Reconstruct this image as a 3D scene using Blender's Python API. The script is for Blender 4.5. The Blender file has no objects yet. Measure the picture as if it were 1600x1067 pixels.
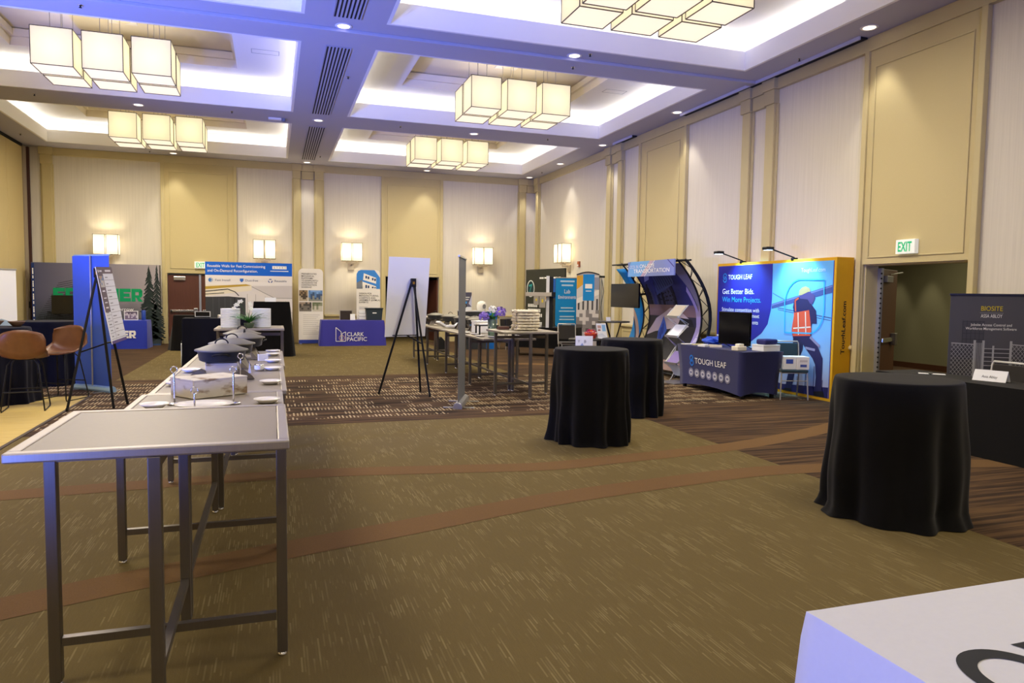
import bpy, bmesh, math, random
from mathutils import Vector, Matrix
random.seed(7)
SC = bpy.context.scene
COL = SC.collection
PI = math.pi

# ------------------------------------------------------------------ camera
cam_data = bpy.data.cameras.new('camera')
cam = bpy.data.objects.new('camera', cam_data)
COL.objects.link(cam)
YAW, PITCH, ROLL, FPX = 0.3220596, 0.0659418, 0.0138783, 1122.124
_f = Vector((math.sin(YAW) * math.cos(PITCH), math.cos(YAW) * math.cos(PITCH), -math.sin(PITCH)))
_r = Vector((math.cos(YAW), -math.sin(YAW), 0))
_u = _r.cross(_f)
_r2 = math.cos(ROLL) * _r + math.sin(ROLL) * _u
_u2 = math.cos(ROLL) * _u - math.sin(ROLL) * _r
cam.matrix_world = Matrix(((_r2.x, _u2.x, -_f.x, 0), (_r2.y, _u2.y, -_f.y, 0), (_r2.z, _u2.z, -_f.z, 1.6), (0, 0, 0, 1)))
cam_data.sensor_fit = 'HORIZONTAL'
cam_data.sensor_width = 36
cam_data.lens = FPX / 1600 * 36
cam_data.clip_start = 0.05
cam_data.clip_end = 200
SC.camera = cam

# ------------------------------------------------------------------ world, view, lights
w = bpy.data.worlds.new('world'); SC.world = w; w.use_nodes = True
w.node_tree.nodes['Background'].inputs[0].default_value = (0.9, 0.85, 0.75, 1)
w.node_tree.nodes['Background'].inputs[1].default_value = 0.02
SC.view_settings.view_transform = 'Standard'
SC.view_settings.look = 'None'
SC.view_settings.gamma = 1
SC.view_settings.use_curve_mapping = False
SC.view_settings.exposure = 0.46
SC.cycles.use_denoising = True
SC.cycles.max_bounces = 8
SC.cycles.diffuse_bounces = 5
SC.cycles.use_light_tree = True
SC.cycles.sample_clamp_indirect = 6

def lamp(name, kind, loc, target, energy, color, **kw):
    d = bpy.data.lights.new(name, kind)
    d.energy = energy; d.color = color
    for k, v in kw.items(): setattr(d, k, v)
    o = bpy.data.objects.new(name, d); COL.objects.link(o)
    o.location = loc
    if target is not None:
        o.rotation_euler = (Vector(target) - Vector(loc)).to_track_quat('-Z', 'Y').to_euler()
    return o

CEIL, BACK, RIGHT, LEFT, FRONT = 5.485, 23.3, 8.53, -6.45, -7.0
COFX = ((-5.66, 0.41), (1.65, 7.72))
COFY = ((-5.49, -0.92), (0.33, 4.90), (6.15, 10.72), (11.975, 16.57), (17.80, 22.35))
E_COVE, E_ROOM, E_BLUE, E_DOWN = 1.7, 125.0, 900.0, 46.0
COVE_C = (1.0, 0.97, 0.93)
for (x0, x1) in COFX:
    for (y0, y1) in COFY:
        cx, cy = (x0 + x1) / 2, (y0 + y1) / 2
        # fluorescent cove strips lying on the ledge behind the lip
        for (px, py, sx, sy) in ((cx, y0 - .16, x1 - x0 + .3, .1), (cx, y1 + .16, x1 - x0 + .3, .1),
                                 (x0 - .16, cy, .1, y1 - y0 + .3), (x1 + .16, cy, .1, y1 - y0 + .3)):
            lamp('cove_strip', 'AREA', (px, py, 5.77), (px, py, 9), E_COVE * max(sx, sy), COVE_C, shape='RECTANGLE', size=sx, size_y=sy)
        # light of the pendant clusters
        lamp('cluster_glow', 'AREA', (cx, cy, 5.16), (cx, cy, 0), E_ROOM * (.55 if y0 < 5 else 1.08), (1, .88, .66), shape='RECTANGLE', size=2.0, size_y=1.3)
# recessed downlights close to the right-hand wall and over the back wall
DL = [(x, y) for y in (11.05, 17.2, 22.85) for x in (-2.66, 1.02, 4.69)] + [(8.15, y) for y in (8.43, 13.6, 17.22, 20.12, 22.83)]
for (x, y) in DL:
    lamp('downlight_beam', 'SPOT', (x, y, 5.44), (x, y, 0), E_DOWN, (1, .92, .8), spot_size=1.15, spot_blend=.5, shadow_soft_size=.06)
# blue stage wash lamps standing by the left-hand wall, outside the frame
for (lx, ly, lz, tx, ty, tz, e, sz) in ((-5.9, 5.0, .5, -2.0, 9.0, 5.5, 2.7, 1.35), (-5.9, 9.6, .5, -2.0, 12.0, 5.5, 2.2, 1.35), (-3.6, -1.0, .5, 1.0, 8.6, 5.9, 3.0, 1.0), (1.5, -2.5, .5, 4.5, 8.5, 5.5, 1.0, 1.2),
        (-5.6, 5.0, 1.3, -.35, 7.5, 1.0, 2.0, .55), (-4.5, 1.2, 1.5, 1.4, 1.2, .4, 1.1, .36), (-5.9, 10.0, 1.0, -2.7, 12.7, 1.2, .25, 1.2)):
    lamp('blue_wash', 'SPOT', (lx, ly, lz), (tx, ty, tz), E_BLUE * e, (.10, .20, 1), spot_size=sz, spot_blend=.9, shadow_soft_size=.25)
for y in (12.5, 13.4):
    lamp('corridor_spot', 'SPOT', (13.75, y, 2.85), (14.05, y, 0), 40, (1, .9, .65), spot_size=.8, spot_blend=.7, shadow_soft_size=.05)
# display lights over the navy and yellow booth
for y in (11.1, 9.75):
    lamp('booth_beam', 'SPOT', (7.72, y, 2.46), (8.25, y - .05, 1.55), 120, (.25, .68, 1), spot_size=1.75, spot_blend=.9, shadow_soft_size=.05)
lamp('corridor_light', 'AREA', (11.8, 9, 2.85), (11.8, 9, 0), 95, (1, .9, .6), shape='RECTANGLE', size=3.5, size_y=6)

# ------------------------------------------------------------------ materials
def lin(c):
    if isinstance(c, str):
        c = tuple(int(c[i:i + 2], 16) / 255 for i in (0, 2, 4))
    return tuple((x / 12.92 if x <= .04045 else ((x + .055) / 1.055) ** 2.4) for x in c) + (1,)

_M = {}
def mat(name, color='808080', rough=.6, metal=0.0, emit=0.0, emit_c=None, grain=0.0, scale=20.0, stretch=(1, 1, 1), bump=0.0, sheen=0.0, spec=.4):
    if name in _M: return _M[name]
    m = bpy.data.materials.new(name); _M[name] = m
    m.use_nodes = True
    nt = m.node_tree; b = nt.nodes['Principled BSDF']
    c = lin(color)
    b.inputs['Base Color'].default_value = c
    b.inputs['Roughness'].default_value = rough
    b.inputs['Metallic'].default_value = metal
    b.inputs['Specular IOR Level'].default_value = spec
    if sheen: b.inputs['Sheen Weight'].default_value = sheen
    if emit:
        b.inputs['Emission Color'].default_value = lin(emit_c or color)
        b.inputs['Emission Strength'].default_value = emit
    if grain or bump:
        tc = nt.nodes.new('ShaderNodeTexCoord'); mp = nt.nodes.new('ShaderNodeMapping')
        mp.inputs['Scale'].default_value = stretch
        nt.links.new(tc.outputs['Object'], mp.inputs[0])
        n = nt.nodes.new('ShaderNodeTexNoise'); n.inputs['Scale'].default_value = scale; n.inputs['Detail'].default_value = 4
        nt.links.new(mp.outputs[0], n.inputs['Vector'])
        if grain:
            mx = nt.nodes.new('ShaderNodeMix'); mx.data_type = 'RGBA'
            mx.inputs[6].default_value = tuple(x * (1 - grain) for x in c[:3]) + (1,)
            mx.inputs[7].default_value = tuple(min(1, x * (1 + grain)) for x in c[:3]) + (1,)
            nt.links.new(n.outputs[0], mx.inputs[0]); nt.links.new(mx.outputs[2], b.inputs['Base Color'])
        if bump:
            bp = nt.nodes.new('ShaderNodeBump'); bp.inputs['Strength'].default_value = bump; bp.inputs['Distance'].default_value = .01
            nt.links.new(n.outputs[0], bp.inputs['Height']); nt.links.new(bp.outputs[0], b.inputs['Normal'])
    return m

def N(nt, t, **kw):
    n = nt.nodes.new(t)
    for k, v in kw.items(): setattr(n, k, v)
    return n
def math_(nt, op, a, b=None, clamp=False):
    n = nt.nodes.new('ShaderNodeMath'); n.operation = op; n.use_clamp = clamp
    for i, x in enumerate((a, b)):
        if x is None: continue
        if isinstance(x, (int, float)): n.inputs[i].default_value = x
        else: nt.links.new(x, n.inputs[i])
    return n.outputs[0]
def mixc(nt, f, a, b):
    n = nt.nodes.new('ShaderNodeMix'); n.data_type = 'RGBA'
    if isinstance(f, (int, float)): n.inputs[0].default_value = f
    else: nt.links.new(f, n.inputs[0])
    for i, x in ((6, a), (7, b)):
        if isinstance(x, tuple): n.inputs[i].default_value = x
        else: nt.links.new(x, n.inputs[i])
    return n.outputs[2]
def noise(nt, vec, scale, stretch=(1, 1, 1), detail=2):
    mp = N(nt, 'ShaderNodeMapping'); mp.inputs['Scale'].default_value = stretch
    nt.links.new(vec, mp.inputs[0])
    n = N(nt, 'ShaderNodeTexNoise'); n.inputs['Scale'].default_value = scale; n.inputs['Detail'].default_value = detail
    nt.links.new(mp.outputs[0], n.inputs['Vector'])
    return n.outputs[0]
def newmat(name, rough=.9, spec=.2):
    m = bpy.data.materials.new(name); m.use_nodes = True; _M[name] = m
    b = m.node_tree.nodes['Principled BSDF']; b.inputs['Roughness'].default_value = rough; b.inputs['Specular IOR Level'].default_value = spec
    tc = m.node_tree.nodes.new('ShaderNodeTexCoord')
    return m, m.node_tree, b, tc.outputs['Object']

def carpet_olive():
    m, nt, b, v = newmat('carpet_olive', .95, .1)
    fl = noise(nt, v, 1, (95, 8, 1), 2)
    msk = noise(nt, v, 1, (5, 2.6, 1), 2)
    dots = noise(nt, v, 260, (1, 1, 1), 1)
    fine = noise(nt, v, 1, (120, 12, 1), 1)
    s = N(nt, 'ShaderNodeSeparateXYZ'); nt.links.new(v, s.inputs[0])
    colf = math_(nt, 'FLOOR', math_(nt, 'DIVIDE', s.outputs[0], .013))
    wn0 = N(nt, 'ShaderNodeTexWhiteNoise', noise_dimensions='1D'); nt.links.new(colf, wn0.inputs['W'])
    rowf = math_(nt, 'FLOOR', math_(nt, 'ADD', math_(nt, 'DIVIDE', s.outputs[1], .13), math_(nt, 'MULTIPLY', wn0.outputs[0], 7)))
    cv = N(nt, 'ShaderNodeCombineXYZ'); nt.links.new(colf, cv.inputs[0]); nt.links.new(rowf, cv.inputs[1])
    wn1 = N(nt, 'ShaderNodeTexWhiteNoise', noise_dimensions='2D'); nt.links.new(cv.outputs[0], wn1.inputs['Vector'])
    a = math_(nt, 'MULTIPLY', math_(nt, 'SUBTRACT', wn1.outputs[0], .55, True), 2.4, True)
    a = math_(nt, 'MULTIPLY', a, math_(nt, 'LESS_THAN', math_(nt, 'FRACT', math_(nt, 'DIVIDE', s.outputs[0], .013)), .6))
    a = math_(nt, 'MULTIPLY', a, math_(nt, 'MULTIPLY', math_(nt, 'SUBTRACT', msk, .43, True), 7, True), True)
    base = mixc(nt, dots, lin('5f5231'), lin('766745'))
    base = mixc(nt, math_(nt, 'MULTIPLY', fine, .35), base, lin('524728'))
    c = mixc(nt, math_(nt, 'MULTIPLY', a, .32), base, lin('a89a72'))
    nt.links.new(c, b.inputs['Base Color'])
    return m
def carpet_dash():
    m, nt, b, v = newmat('carpet_dash', .95, .1)
    s = N(nt, 'ShaderNodeSeparateXYZ'); nt.links.new(v, s.inputs[0])
    yy = math_(nt, 'DIVIDE', math_(nt, 'ADD', s.outputs[1], math_(nt, 'MULTIPLY', noise(nt, v, 1, (.6, .3, 0), 0), .10)), .40)
    row = math_(nt, 'FLOOR', yy)
    fr = math_(nt, 'FRACT', yy)
    wn = N(nt, 'ShaderNodeTexWhiteNoise', noise_dimensions='1D'); nt.links.new(row, wn.inputs['W'])
    sx = math_(nt, 'ADD', s.outputs[0], wn.outputs[0])
    fx = math_(nt, 'FRACT', math_(nt, 'DIVIDE', sx, .047))
    k = math_(nt, 'MULTIPLY', math_(nt, 'LESS_THAN', fx, .42), math_(nt, 'LESS_THAN', fr, .72))
    cmb = N(nt, 'ShaderNodeCombineXYZ'); nt.links.new(s.outputs[0], cmb.inputs[0]); nt.links.new(math_(nt, 'MULTIPLY', row, 3.7), cmb.inputs[1])
    g = noise(nt, cmb.outputs[0], 2.3, (1, 1, 1), 1)
    k = math_(nt, 'MULTIPLY', k, math_(nt, 'GREATER_THAN', g, .42))
    cel = N(nt, 'ShaderNodeCombineXYZ'); nt.links.new(math_(nt, 'FLOOR', math_(nt, 'DIVIDE', sx, .047)), cel.inputs[0]); nt.links.new(row, cel.inputs[1])
    wc = N(nt, 'ShaderNodeTexWhiteNoise', noise_dimensions='2D'); nt.links.new(cel.outputs[0], wc.inputs['Vector'])
    k = math_(nt, 'MULTIPLY', k, math_(nt, 'LESS_THAN', fr, math_(nt, 'ADD', math_(nt, 'MULTIPLY', wc.outputs[0], .45), .28)))
    k = math_(nt, 'MULTIPLY', k, math_(nt, 'ADD', math_(nt, 'MULTIPLY', wc.outputs[0], .5), .45))
    br = noise(nt, v, 1, (1.2, 7, 1), 3)
    base = mixc(nt, math_(nt, 'MULTIPLY', math_(nt, 'SUBTRACT', br, .35, True), 3.2, True), lin('2c231d'), lin('5f4a36'))
    c = mixc(nt, k, base, lin('b8a684'))
    nt.links.new(c, b.inputs['Base Color'])
    return m
def carpet_streak():
    m, nt, b, v = newmat('carpet_streak', .95, .1)
    a = noise(nt, v, 1, (.7, 16, 1), 3)
    d = noise(nt, v, 1, (2.2, 60, 1), 2)
    k = math_(nt, 'ADD', math_(nt, 'MULTIPLY', a, .65), math_(nt, 'MULTIPLY', d, .35))
    k = math_(nt, 'MULTIPLY', math_(nt, 'SUBTRACT', k, .43, True), 6, True)
    c = mixc(nt, k, lin('382c24'), lin('604a34'))
    nt.links.new(c, b.inputs['Base Color'])
    return m
def carpet_tan():
    m, nt, b, v = newmat('carpet_tan', .95, .1)
    d = noise(nt, v, 160, (1, 1, 1), 2)
    nt.links.new(mixc(nt, d, lin('644d31'), lin('785d3f')), b.inputs['Base Color'])
    return m
def fabric_wall():
    m, nt, b, v = newmat('wall_fabric', .9, .15)
    a = noise(nt, v, 1, (34, 34, .7), 3)
    d = noise(nt, v, 1, (110, 110, 1.5), 2)
    k = math_(nt, 'ADD', math_(nt, 'MULTIPLY', a, .6), math_(nt, 'MULTIPLY', d, .4))
    k = math_(nt, 'MULTIPLY', math_(nt, 'SUBTRACT', k, .35, True), 3.0, True)
    nt.links.new(mixc(nt, k, lin('d6d0c3'), lin('e0dacd')), b.inputs['Base Color'])
    return m
OLIVE, DASH, STREAK, TAN, FABRIC = carpet_olive(), carpet_dash(), carpet_streak(), carpet_tan(), fabric_wall()
TRIM = mat('trim_yellow', 'c9bb8c', .55, grain=.04, scale=6)
TRIMD = mat('trim_groove', 'b7a26c', .6)
PANELY = mat('panel_yellow', 'cbbc8c', .7, grain=.04, scale=90)
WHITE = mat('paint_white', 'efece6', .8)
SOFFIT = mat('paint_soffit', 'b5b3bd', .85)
BEIGE = mat('paint_beige', 'e8dfc8', .8)
DARK = mat('dark_slot', '14131a', .8)
STEEL = mat('brushed_steel', 'b0a99e', .42, .75, grain=.08, scale=3, stretch=(60, 60, 1))
LEGM = mat('table_leg_steel', '77716b', .42, .8, grain=.08, scale=3, stretch=(60, 60, 1))
TABTOP = mat('table_laminate', '8f8677', .45, grain=.05, scale=60, spec=.5)
CHROME = mat('chrome', 'd8d8dc', .18, 1)
BLACKM = mat('black_metal', '15161b', .4, .3)
BLACKC = mat('black_cloth', '09080a', .95, spec=.18, sheen=.08, grain=.15, scale=180)
NAVYC = mat('navy_cloth', '0a0b1a', .95, spec=.15, sheen=.06, grain=.15, scale=180)
WOOD = mat('door_wood', '5b3428', .45, grain=.25, scale=3, stretch=(14, 14, .6))
PLATE = mat('white_china', 'f2efe9', .22, spec=.5)
PAPER = mat('white_paper', 'eef0f2', .7)
SCREEN = mat('screen_black', '0a0a0d', .12, spec=.5)

# ------------------------------------------------------------------ mesh helpers
class MB:
    def __init__(s):
        s.v = []; s.f = []; s.mi = []; s.mats = []; s.sm = []
    def add(s, vs, fs, m, smooth=False):
        if m not in s.mats: s.mats.append(m)
        k = s.mats.index(m); o = len(s.v)
        s.v += [Vector(p) for p in vs]
        for f in fs:
            s.f.append([i + o for i in f]); s.mi.append(k); s.sm.append(smooth)
        return s
    def box(s, a, b, m):
        x0, x1 = sorted((a[0], b[0])); y0, y1 = sorted((a[1], b[1])); z0, z1 = sorted((a[2], b[2]))
        return s.add([(x0, y0, z0), (x1, y0, z0), (x1, y1, z0), (x0, y1, z0), (x0, y0, z1), (x1, y0, z1), (x1, y1, z1), (x0, y1, z1)],
                     [(0, 3, 2, 1), (4, 5, 6, 7), (0, 1, 5, 4), (1, 2, 6, 5), (2, 3, 7, 6), (3, 0, 4, 7)], m)
    def bar(s, p, q, wx, wy, m, up=(0, 0, 1)):
        p, q = Vector(p), Vector(q); d = (q - p).normalized(); u = Vector(up)
        if abs(d.dot(u)) > .95: u = Vector((0, 1, 0))
        a = d.cross(u).normalized() * wx / 2; b = a.cross(d).normalized() * wy / 2
        vs = [c + i * a + j * b for c in (p, q) for (i, j) in ((-1, -1), (1, -1), (1, 1), (-1, 1))]
        return s.add(vs, [(0, 1, 2, 3), (7, 6, 5, 4), (0, 4, 5, 1), (1, 5, 6, 2), (2, 6, 7, 3), (3, 7, 4, 0)], m)
    def tube(s, pts, r, m, n=8, closed=False, smooth=True):
        pts = [Vector(p) for p in pts]; vs = []; fs = []; L = len(pts)
        rr = r if isinstance(r, (list, tuple)) else [r] * L
        a = None
        for i, p in enumerate(pts):
            if closed: d = (pts[(i + 1) % L] - pts[i - 1]).normalized()
            else: d = (pts[min(i + 1, L - 1)] - pts[max(i - 1, 0)]).normalized()
            if a is None:
                u = Vector((0, 0, 1)) if abs(d.z) < .9 else Vector((1, 0, 0)); a = d.cross(u).normalized()
            else: a = (a - d * a.dot(d)).normalized()
            b = d.cross(a)
            vs += [p + rr[i] * (math.cos(t) * a + math.sin(t) * b) for t in (2 * PI * k / n for k in range(n))]
        for i in range(L if closed else L - 1):
            j = (i + 1) % L
            fs += [(i * n + k, i * n + (k + 1) % n, j * n + (k + 1) % n, j * n + k) for k in range(n)]
        s.add(vs, fs, m, smooth)
        if not closed:
            s.add(vs[:n], [tuple(range(n))[::-1]], m); s.add(vs[-n:], [tuple(range(n))], m)
        return s
    def lathe(s, prof, c, m, n=24, smooth=True, sx=1, sy=1):
        vs = []; fs = []
        for (r, z) in prof:
            vs += [(c[0] + sx * r * math.cos(2 * PI * k / n), c[1] + sy * r * math.sin(2 * PI * k / n), c[2] + z) for k in range(n)]
        for i in range(len(prof) - 1):
            fs += [(i * n + k, i * n + (k + 1) % n, (i + 1) * n + (k + 1) % n, (i + 1) * n + k) for k in range(n)]
        s.add(vs, fs, m, smooth)
        if prof[0][0] > 1e-4: s.add(vs[:n], [tuple(range(n))[::-1]], m)
        if prof[-1][0] > 1e-4: s.add(vs[-n:], [tuple(range(n))], m)
        return s
    def poly(s, pts, m): return s.add(pts, [tuple(range(len(pts)))], m)
    def prism(s, pts, d, m):
        n = len(pts); d = Vector(d); P = [Vector(p) for p in pts]
        return s.add(P + [p + d for p in P], [tuple(range(n)), tuple(range(2 * n - 1, n - 1, -1))] + [(i, i + n, (i + 1) % n + n, (i + 1) % n) for i in range(n)], m)
    def move(s, M):
        s.v = [M @ p for p in s.v]; return s
    def build(s, name, parent=None, world=False, bevel=0, seg=2, fix=True, subsurf=0):
        me = bpy.data.meshes.new(name)
        vs = s.v
        if world and parent is not None:
            inv = Matrix.LocRotScale(parent.location, parent.rotation_euler, None).inverted()
            vs = [inv @ p for p in vs]
        me.from_pydata([tuple(p) for p in vs], [], s.f)
        for m in s.mats: me.materials.append(m)
        me.polygons.foreach_set('material_index', s.mi)
        me.polygons.foreach_set('use_smooth', s.sm)
        me.update()
        if fix:
            bm = bmesh.new(); bm.from_mesh(me); bmesh.ops.recalc_face_normals(bm, faces=bm.faces[:]); bm.to_mesh(me); bm.free()
        o = bpy.data.objects.new(name, me); COL.objects.link(o)
        if parent is not None: o.parent = parent
        if bevel:
            md = o.modifiers.new('bevel', 'BEVEL'); md.width = bevel; md.segments = seg; md.limit_method = 'ANGLE'; md.harden_normals = False
        if subsurf:
            md = o.modifiers.new('sub', 'SUBSURF'); md.levels = subsurf; md.render_levels = subsurf
        return o

def thing(name, label, cat, loc=(0, 0, 0), rz=0.0, group=None):
    o = bpy.data.objects.new(name, None); COL.objects.link(o)
    o.location = loc; o.rotation_euler = (0, 0, rz)
    o.empty_display_size = .1
    o['label'] = label; o['category'] = cat
    if group: o['group'] = group
    return o
def tag(o, label, cat, group=None):
    o['label'] = label; o['category'] = cat
    if group: o['group'] = group
    return o
def solo(mb, name, label, cat, loc=(0, 0, 0), rz=0.0, group=None, world=False, **kw):
    """a thing that is one mesh, its origin at its base"""
    if world: mb.move(Matrix.LocRotScale(Vector(loc), Matrix.Rotation(rz, 3, 'Z').to_quaternion(), None).inverted())
    o = mb.build(name, **kw); o.location = loc; o.rotation_euler = (0, 0, rz)
    return tag(o, label, cat, group)
def structure(o):
    o['kind'] = 'structure'; return o
CH = {}
def copy_tree(o, parent=None):
    c = o.copy(); COL.objects.link(c)
    if parent is not None: c.parent = parent
    for ch in list(o.children): copy_tree(ch, c)
    return c
def clone(o, loc, rz, label, group=None):
    c = copy_tree(o); c.location = loc; c.rotation_euler = (0, 0, rz); c['label'] = label
    if group: c['group'] = group
    return c

# ------------------------------------------------------------------ flat print
_T = {}
def glyphs(s, bold=0.0):
    k = (s, bold)
    if k not in _T:
        cu = bpy.data.curves.new('lettering', 'FONT'); cu.body = s; cu.size = 1; cu.offset = bold; cu.resolution_u = 3 if len(s) > 2 else 12
        ob = bpy.data.objects.new('lettering', cu)
        me = bpy.data.meshes.new_from_object(ob)
        vs = [(p.co.x, p.co.y) for p in me.vertices]; fs = [tuple(f.vertices) for f in me.polygons]
        bpy.data.objects.remove(ob); bpy.data.curves.remove(cu); bpy.data.meshes.remove(me)
        _T[k] = (vs, fs)
    return _T[k]
CAPH = .69
class Print(MB):
    """flat print on a panel: u runs along the panel, v up, layer lifts it off the panel (towards local -y)"""
    def __init__(s, y0=0.0, step=.0015):
        super().__init__(); s.y0 = y0; s.step = step
    def P(s, u, v, l): return (u, s.y0 - s.step * l, v)
    def rect(s, u0, v0, u1, v1, m, l=1): return s.poly([s.P(u0, v0, l), s.P(u1, v0, l), s.P(u1, v1, l), s.P(u0, v1, l)], m)
    def shape(s, pts, m, l=2): return s.poly([s.P(u, v, l) for (u, v) in pts], m)
    def line(s, pts, wd, m, l=2):
        for (a, b) in zip(pts[:-1], pts[1:]):
            d = Vector((b[0] - a[0], b[1] - a[1])); n = Vector((-d.y, d.x)).normalized() * wd / 2
            s.shape([(a[0] - n.x, a[1] - n.y), (b[0] - n.x, b[1] - n.y), (b[0] + n.x, b[1] + n.y), (a[0] + n.x, a[1] + n.y)], m, l)
        return s
    def disc(s, u, v, r, m, l=2, n=18, rv=None): return s.shape([(u + r * math.cos(2 * PI * k / n), v + (rv or r) * math.sin(2 * PI * k / n)) for k in range(n)], m, l)
    def ring(s, u, v, r, wd, m, l=2, n=20, a0=0, a1=2 * PI):
        return s.line([(u + r * math.cos(a0 + (a1 - a0) * k / n), v + r * math.sin(a0 + (a1 - a0) * k / n)) for k in range(n + 1)], wd, m, l)
    def text(s, t, u, v, h, m, l=3, width=None, align='L', bold=0.0, rot=0.0):
        vs, fs = glyphs(t, bold)
        if not vs: return s
        x0 = min(p[0] for p in vs); x1 = max(p[0] for p in vs)
        sy = h / CAPH; sx = sy if width is None else width / (x1 - x0)
        off = {'L': 0, 'C': -.5, 'R': -1}[align] * (x1 - x0) * sx
        c, sn = math.cos(rot), math.sin(rot); out = []
        for (x, y) in vs:
            a, b = (x - x0) * sx + off, y * sy
            out.append(s.P(u + a * c - b * sn, v + a * sn + b * c, l))
        return s.add(out, fs, m)
    def photo(s, u0, v0, u1, v1, cols, l=1, nx=8, ny=8, seed=1):
        """a small printed photograph: a mosaic of flat tints"""
        rnd = random.Random(seed)
        for i in range(nx):
            for j in range(ny):
                s.rect(u0 + (u1 - u0) * i / nx, v0 + (v1 - v0) * j / ny, u0 + (u1 - u0) * (i + 1) / nx, v0 + (v1 - v0) * (j + 1) / ny, cols[min(len(cols) - 1, max(0, int((1 - j / ny) * len(cols) + rnd.uniform(-.9, .9))))], l)
        return s
def ink(c): return mat('ink_' + c, c, .6, spec=.25)
WI, BI, GI = ink('f4f4f4'), ink('1d1d22'), ink('8a8a8e')
# ================================================================== THE SETTING
floor = structure(MB().add([(LEFT - .3, FRONT, 0), (16, FRONT, 0), (16, 27, 0), (LEFT - .3, 27, 0)], [(0, 1, 2, 3)], OLIVE).build('floor', fix=False))
def zone(name, rects, m, z):
    mb = MB()
    for (x0, y0, x1, y1) in rects: mb.add([(x0, y0, z), (x1, y0, z), (x1, y1, z), (x0, y1, z)], [(0, 1, 2, 3)], m)
    return mb.build(name, floor, fix=False)
zone('carpet_dash_field', [(LEFT, 9.25, 8.53, 13.4)], DASH, .001)
zone('carpet_streak_border', [(-2.6, 8.85, 4.6, 9.25), (-2.6, 13.4, 4.6, 13.97)], STREAK, .001)
zone('carpet_streak_field', [(4.6, FRONT, 8.53, 9.25), (4.6, 13.4, 8.53, 23.3), (LEFT, 13.4, -2.6, 23.3)], STREAK, .001)
zone('corridor_carpet', [(8.9, 0, 16, 22)], STREAK, .0015)
def band(pts, wd):
    # a smooth curved carpet band
    mb = MB(); cen = []
    for i in range(len(pts) - 1):
        p0, p1, p2, p3 = pts[max(i - 1, 0)], pts[i], pts[i + 1], pts[min(i + 2, len(pts) - 1)]
        for k in range(8):
            t = k / 8
            cen.append(tuple(.5 * ((2 * p1[a]) + (-p0[a] + p2[a]) * t + (2 * p0[a] - 5 * p1[a] + 4 * p2[a] - p3[a]) * t * t + (-p0[a] + 3 * p1[a] - 3 * p2[a] + p3[a]) * t ** 3) for a in (0, 1)))
    cen.append(pts[-1]); vs = []
    for i, c in enumerate(cen):
        a, b = cen[max(i - 1, 0)], cen[min(i + 1, len(cen) - 1)]
        d = Vector((b[0] - a[0], b[1] - a[1])).normalized()
        vs += [(c[0] - d.y * wd / 2, c[1] + d.x * wd / 2, .002), (c[0] + d.y * wd / 2, c[1] - d.x * wd / 2, .002)]
    mb.add(vs, [(2 * i, 2 * i + 1, 2 * i + 3, 2 * i + 2) for i in range(len(cen) - 1)], TAN)
    return mb.build('carpet_band', floor)
band([(LEFT, 6.1), (-2, 6.38), (.1, 6.47), (1.5, 6.3), (2.4, 6.17), (3.3, 6.27), (4.6, 6.46), (5.9, 6.86), (7, 7.35), (8.5, 8.1)], .30)
band([(LEFT, 2.2), (-3, 3.3), (-1.3, 4.1), (.1, 4.57), (.9, 4.8), (2, 5.13), (3.2, 5.35), (4.25, 5.47), (5.2, 5.38), (6.4, 5.2), (8.5, 4.7)], .31)
band([(4.6, 15.9), (5.6, 15.5), (6.9, 14.9), (8.5, 14.4)], .4)
VINYL, nt_, b_, v_ = newmat('vinyl_plank', .4, .4)
g_ = noise(nt_, v_, 1, (1.4, 26, 1), 3)
nt_.links.new(mixc(nt_, g_, lin('b89a4c'), lin('e2cb80')), b_.inputs['Base Color'])
for k in range(26):
    for j in range(4):
        y0 = 0.2 + k * .455
        x0 = LEFT + j * .965
        if y0 + .455 > 12.05: continue
        MB().box((x0 + .002, y0 + .002, .0), (x0 + .963, y0 + .453, .006), VINYL).build('vinyl_plank', floor)
MB().box((-2.59, .2, 0), (-2.55, 12.03, .012), mat('edge_strip', '4b3f36', .5)).build('floor_edge_strip', floor, bevel=.004)

# ---- walls: W maps (along the wall, out from the wall, up) to the room
WB = lambda s, d, z: (s, BACK - d, z)
WR = lambda s, d, z: (RIGHT - d, s, z)
def wbox(mb, W, s0, s1, d0, d1, z0, z1, m):
    return mb.box(W(s0, d0, z0), W(s1, d1, z1), m)
def wall(name, W, s0, s1, holes, m, h=CEIL + .02, thick=.25):
    mb = MB(); s = s0
    for (a, b, top) in sorted(holes):
        wbox(mb, W, s, a, -thick, 0, 0, h, m); wbox(mb, W, a, b, -thick, 0, top, h, m); s = b
    wbox(mb, W, s, s1, -thick, 0, 0, h, m)
    return structure(mb.build(name))
def pilaster(par, W, a, b):
    mb = MB(); c = (a + b) / 2; hw = (b - a) / 2
    wbox(mb, W, c - hw, c + hw, 0, .04, .0, 5.03, TRIM)
    wbox(mb, W, c - hw * .72, c + hw * .72, .04, .085, .12, 5.03, TRIM)
    wbox(mb, W, c - hw * .72, c + hw * .72, .04, .11, 0, .12, TRIM)
    wbox(mb, W, c - hw * .9, c + hw * .9, 0, .12, 5.03, 5.27, TRIM)
    wbox(mb, W, c - hw * 1.08, c + hw * 1.08, 0, .15, 5.27, CEIL - .005, TRIM)
    mb.build('pilaster', par, bevel=.006, seg=1)
def frieze(par, W, a, b, z0=5.27):
    mb = MB(); wbox(mb, W, a, b, 0, .07, z0, CEIL - .006, TRIM); wbox(mb, W, a, b, .07, .082, z0, z0 + .02, TRIM)
    mb.build('frieze_band', par)
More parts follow.
